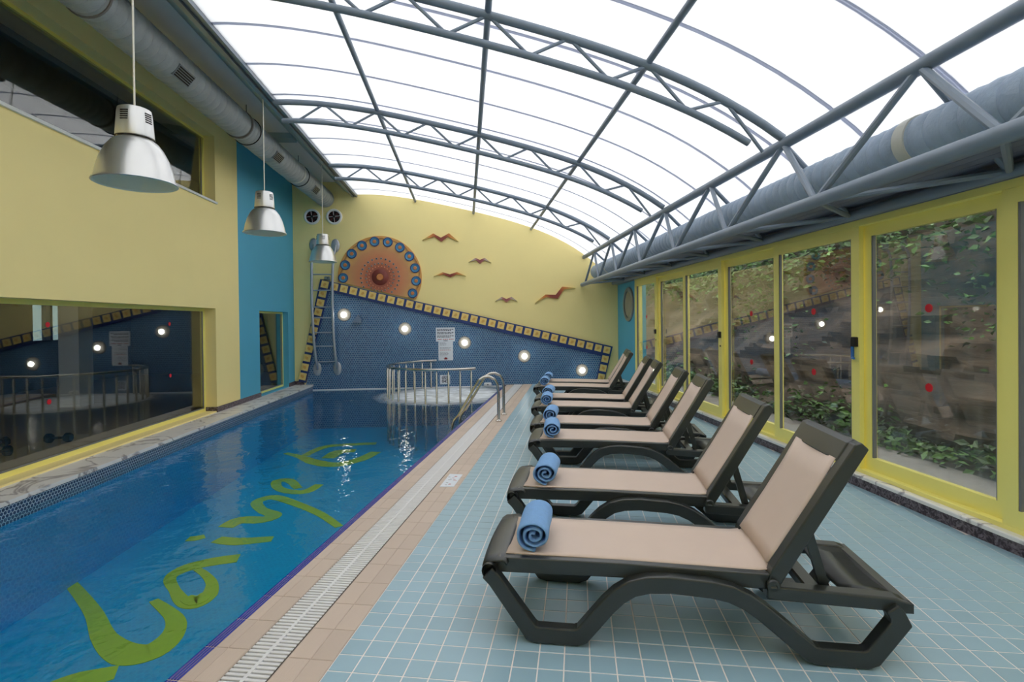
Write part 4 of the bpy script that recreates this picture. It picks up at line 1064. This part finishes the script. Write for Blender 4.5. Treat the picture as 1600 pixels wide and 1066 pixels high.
# white fitting at the pool's far end and the pale strip at the waterline
x, z = bw(762, 603.5); b = MB(); b.box((x-.09, VB-.09, -.02), (x+.09, VB-.02, .06), None, .02); o = tag(b.build('skimmer_cover', M['white_plastic'], None, origin=(x, VB, -.02)), 'small white pool fitting at the foot of the mosaic near the pool steps', 'fitting')
b = MB(); b.lathe([(0, .004), (.02, .004), (.02, 0)], 14, axis_mtx((x, VB-.09, .015), (0, -1, 0))); b.build('nozzle', M['gasket'], o)
b = MB(); b.box((LEDGE(VB), VB-.035, WZ-.02), (pool_right(VB), VB-.02, WZ+.022)); struct(b.build('trim_waterline', M['white']))

# ================================================================== SUN LOUNGERS
LW_ = .64
def make_lounger():
    t = thing('sun_lounger', '', 'lounger', (0, 0, 0), .0001)
    dp = M['dark_plastic']
    path = [(-.335, .325), (-.30, .29), (-.125, .052), (-.095, .043), (.085, .043), (.115, .055), (.235, .200), (.285, .250), (.345, .290), (.42, .311), (.52, .318), (.70, .307), (.78, .292), (.85, .262), (.92, .215), (1.115, .052), (1.15, .043), (1.335, .043), (1.365, .055), (1.475, .21), (1.462, .245), (1.44, .275)]
    hts = [.07]*2+[.078]*18+[.066, .060]
    for y0, y1 in ((-.005, .055), (LW_-.055, LW_+.005)):
        b = MB(); b.sweep(path, hts, y0, y1); o = b.build('leg_frame', dp, t)
        md = o.modifiers.new('bevel', 'BEVEL'); md.width = .007; md.segments = 2; md.limit_method = 'ANGLE'
        b = MB(); b.lathe([(.036, 0), (.036, .05), (.028, .06), (0, .062)], 16, axis_mtx((-.325, (y0+y1)/2-.03, .335), (0, 1, 0))); b.build('leg_cap', dp, o, smooth=True)
    # rails of the lying surface, foot end to pivot
    for s, y0, y1 in ((0, .045, .088), (1, LW_-.088, LW_-.045)):
        b = MB(); b.sweep([(-.357, .322), (-.33, .334), (-.28, .346), (.3, .350), (.96, .337)], [.045, .070, .074, .07, .07], y0, y1); o = b.build('side_rail', dp, t)
        md = o.modifiers.new('bevel', 'BEVEL'); md.width = .006; md.segments = 2; md.limit_method = 'ANGLE'
        b = MB(); b.sweep([(.94, .300), (1.2, .290), (1.47, .280), (1.52, .268)], [.062, .062, .06, .052], y0-.025 if s == 0 else y0, y1 if s == 0 else y1+.025); o = b.build('rear_rail', dp, t)
        md = o.modifiers.new('bevel', 'BEVEL'); md.width = .008; md.segments = 2; md.limit_method = 'ANGLE'
        yk = .02 if s == 0 else LW_-.02
        b = MB(); b.lathe([(.03, 0), (.03, .016), (.026, .02), (.014, .02), (.012, .016), (0, .016)], 20, axis_mtx((.968, yk+(.02 if s == 0 else -.02), .328), (0, -1 if s == 0 else 1, 0))); b.build('pivot_knob', dp, t, smooth=True)
    # rounded foot end panel
    b = MB(); prof = [(-.362, .300), (-.362, .350), (-.357, .360), (-.340, .370), (-.30, .379), (-.262, .384), (-.248, .379), (-.235, .364)]
    V_ = []; F_ = []; N = len(prof); ny = 8
    for j in range(ny+1):
        y = .02+(LW_-.04)*j/ny; bow = (1-((j/ny)*2-1)**2)
        for x, z in prof: V_.append((x-.012*bow*(1 if x < -.3 else .2), y, z+.003*bow))
    for j in range(ny):
        for i in range(N-1): F_.append((j*N+i, j*N+i+1, (j+1)*N+i+1, (j+1)*N+i))
    b.add(V_, F_); o = b.build('foot_panel', dp, t, smooth=True, angle=60)
    md = o.modifiers.new('solid', 'SOLIDIFY'); md.thickness = .014; md.offset = -1
    # rear tray behind the backrest
    b = MB(); b.box((1.47, .02, .248), (1.535, LW_-.02, .300), None, .012); b.box((1.13, .09, .262), (1.20, LW_-.09, .302), None, .008); b.build('rear_crossbar', dp, t)
    b = MB(); V_ = []; F_ = []
    for j in range(9):
        y = .09+(LW_-.18)*j/8; s_ = -.016*(1-((j/8)*2-1)**2)
        V_ += [(1.28, y, .296+s_), (1.475, y, .288+s_)]
    for j in range(8): F_.append((2*j, 2*j+1, 2*j+3, 2*j+2))
    b.add(V_, F_); o = b.build('rear_tray', dp, t, smooth=True); md = o.modifiers.new('solid', 'SOLIDIFY'); md.thickness = .015; md.offset = 1
    # seat sling
    def sling(path_, name, parent, sag, edge=.085):
        V_ = []; F_ = []; ny = 10; n = len(path_)
        for (x, z) in path_:
            for j in range(ny+1):
                y = edge+(LW_-2*edge)*j/ny; k = 1-((j/ny)*2-1)**2
                V_.append((x+sag[0]*k, y, z+sag[1]*k))
        for i in range(n-1):
            for j in range(ny): a = i*(ny+1)+j; F_.append((a, a+1, a+ny+2, a+ny+1))
        b = MB(); b.add(V_, F_); o = b.build(name, M['sling'], parent, smooth=True, angle=60)
        md = o.modifiers.new('solid', 'SOLIDIFY'); md.thickness = .006; md.offset = 0
        return o
    sling([(-.255, .386), (-.1, .386), (.1, .385), (.4, .382), (.7, .376), (.85, .371), (.92, .371), (.965, .378), (.985, .395), (1.0, .418)], 'seat_sling', t, (0, -.010))
    # backrest
    P0 = Vector((.965, .335)); P1 = Vector((1.345, .965)); d = (P1-P0).normalized(); nn = Vector((-d.y, d.x))
    bk = MB()
    q = lambda s, h: P0+d*s+nn*h
    Lb = (P1-P0).length
    for y0, y1 in ((.036, .102), (LW_-.102, LW_-.036)):
        poly = [q(0, -.035), q(Lb, -.03), q(Lb+.01, .012), q(Lb-.01, .030), q(.06, .032), q(.0, .02)]
        bk.prism([(p.x, p.y) for p in poly], y0, y1, lambda a, c, e: (a, e, c))
    poly = [q(Lb-.115, .012), q(Lb-.115, .034), q(Lb-.02, .036), q(Lb+.01, .020), q(Lb+.01, -.025), q(Lb-.01, -.03), q(Lb-.01, .008)]
    bk.prism([(p.x, p.y) for p in poly], .09, LW_-.09, lambda a, c, e: (a, e, c))
    poly = [q(.34, -.03), q(.40, -.03), q(.40, -.01), q(.34, -.01)]; bk.prism([(p.x, p.y) for p in poly], .09, LW_-.09, lambda a, c, e: (a, e, c))
    bo = bk.build('backrest_frame', dp, t); md = bo.modifiers.new('bevel', 'BEVEL'); md.width = .006; md.segments = 2; md.limit_method = 'ANGLE'
    ps = [q(s, h) for s, h in ((.055, .032), (.12, .030), (.3, .028), (.5, .030), (Lb-.105, .037))]
    sling([(p.x, p.y) for p in ps], 'backrest_sling', t, (.010, -.006), .101)
    # props that hold the backrest up
    for y0 in (.105, LW_-.13):
        a = q(.30, -.02); b = MB(); b.sweep([(a.x, a.y), (1.215, .30)], .04, y0, y0+.025); b.build('prop_bar', dp, t)
    return t
def copy_thing(src):
    o = src.copy(); COL.objects.link(o)
    for ch in src.children:
        c = ch.copy(); COL.objects.link(c); c.parent = o
        for g in ch.children:
            gg = g.copy(); COL.objects.link(gg); gg.parent = c
    return o
proto = make_lounger()
spots = [((.064, 2.475), 0), ((.266, 3.495), .0), ((.585, 4.925), 0), ((.702, 5.724), 0), ((.863, 6.873), 0), ((1.008, 7.634), 0), ((1.17, 8.99), 0), ((1.352, 9.68), 0)]
words = ['nearest the camera, seen whole', 'second from the camera', 'third from the camera', 'fourth from the camera', 'fifth from the camera', 'sixth from the camera', 'seventh from the camera', 'farthest from the camera']
towel_off = [.135, .15, .125, .12, .10, .09, .09, .08]

def make_towel(seed):
    rnd = random.Random(seed); turns = 2.6; N = 60; th0 = .016; prof = []
    for k in range(N+1):
        u = k/N; q = -math.pi*.45-2*math.pi*turns*(1-u)
        r = .010+.070*u+rnd.uniform(-.0012, .0012)
        prof.append((r*math.cos(q)*1.12, r*math.sin(q)*.93))
    prof.append((prof[-1][0]-.03, prof[-1][1]-.001))
    zmin = min(p[1] for p in prof)
    prof = [(x, z-zmin) for x, z in prof]
    m = MB(); L_ = .35; ny = 9; V_ = []; F_ = []; n = len(prof)
    for j in range(ny+1):
        y = L_*j/ny
        for i, (x, z) in enumerate(prof):
            wob = noise.noise(Vector((x*20, y*9, z*20+seed)))*.006; e = .012*noise.noise(Vector((i*.15, seed, 0))) if j in (0, ny) else 0
            V_.append((x+wob, y+e, max(0, z+wob*.6)))
    for j in range(ny):
        for i in range(n-1): F_.append((j*n+i, j*n+i+1, (j+1)*n+i+1, (j+1)*n+i))
    m.add(V_, F_)
    return m
for k, ((x, y), da) in enumerate(spots):
    o = proto if k == 0 else copy_thing(proto)
    ang = -.235+da; dx = Vector((math.cos(ang), math.sin(ang), 0)); dy = Vector((-math.sin(ang), math.cos(ang), 0))
    loc = Vector((x, y, 0))+dx*.36
    o.location = loc; o.rotation_euler = (0, 0, ang)
    tag(o, 'dark plastic sun lounger with beige sling, raised backrest, %s' % words[k], 'lounger', 'sun loungers beside the pool')
    m = make_towel(k+1); tw = m.build('rolled_towel', M['towel'], None, smooth=True, angle=70)
    md = tw.modifiers.new('solid', 'SOLIDIFY'); md.thickness = .015; md.offset = 0
    md = tw.modifiers.new('sub', 'SUBSURF'); md.levels = 1; md.render_levels = 1
    tw.location = loc+dx*(-.255+towel_off[k])+dy*.095+Vector((0, 0, .394)); tw.rotation_euler = (0, 0, ang+[.0, -.04, .05, -.02, .03, -.05, .02, 0][k])
    tag(tw, 'rolled pale blue towel on the foot end of the lounger %s' % words[k].split(',')[0], 'towel', 'rolled towels on the loungers')

# ================================================================== THINGS IN THE GYM BEHIND THE LEFT WINDOW
for k, (lx, ly, rz) in enumerate(((-1.2, 6.3, .4), (-1.6, 6.75, 1.2), (-1.05, 7.0, .1))):
    p = ML @ Vector((lx, ly, .06)); t = thing('dumbbell', 'dark dumbbell lying on the gym floor behind the window, %s' % ['nearest the left edge', 'middle one', 'farthest right'][k], 'dumbbell', p, rz, 'dumbbells on the gym floor')
    b = MB(); b.tube([(-.07, 0, .06), (.07, 0, .06)], .016, 10); b.build('grip', M['rubber'], t, smooth=True)
    for s in (-1, 1):
        b = MB(); b.lathe([(.0, 0), (.052, 0), (.06, .012), (.06, .06), (.052, .072), (0, .072)], 6, axis_mtx((s*.07+(0 if s > 0 else -.072), 0, .06), (1, 0, 0))); b.build('weight', M['rubber'], t)
p = ML @ Vector((-1.5, 4.9, .06)); t = thing('exercise_bench', 'grey padded exercise bench with a wheel at the left edge of the gym window', 'bench', p)
b = MB(); b.box((p.x-.15, p.y-.55, p.z+.40), (p.x+.15, p.y+.55, p.z+.48), None, .02); b.build('pad', M['gasket'], t)
for yy in (-.45, .45):
    b = MB(); b.tube([(p.x-.22, p.y+yy, p.z+.03), (p.x-.05, p.y+yy, p.z+.40), (p.x+.05, p.y+yy, p.z+.40), (p.x+.22, p.y+yy, p.z+.03)], .025, 8); b.build('leg', M['steel'], t)
b = MB(); b.tube([(p.x+.25, p.y+.55+.12*math.cos(q), p.z+.14+.12*math.sin(q)) for q in [2*math.pi*k/24 for k in range(24)]], .014, 8, closed=True); b.build('wheel', M['stainless'], t)
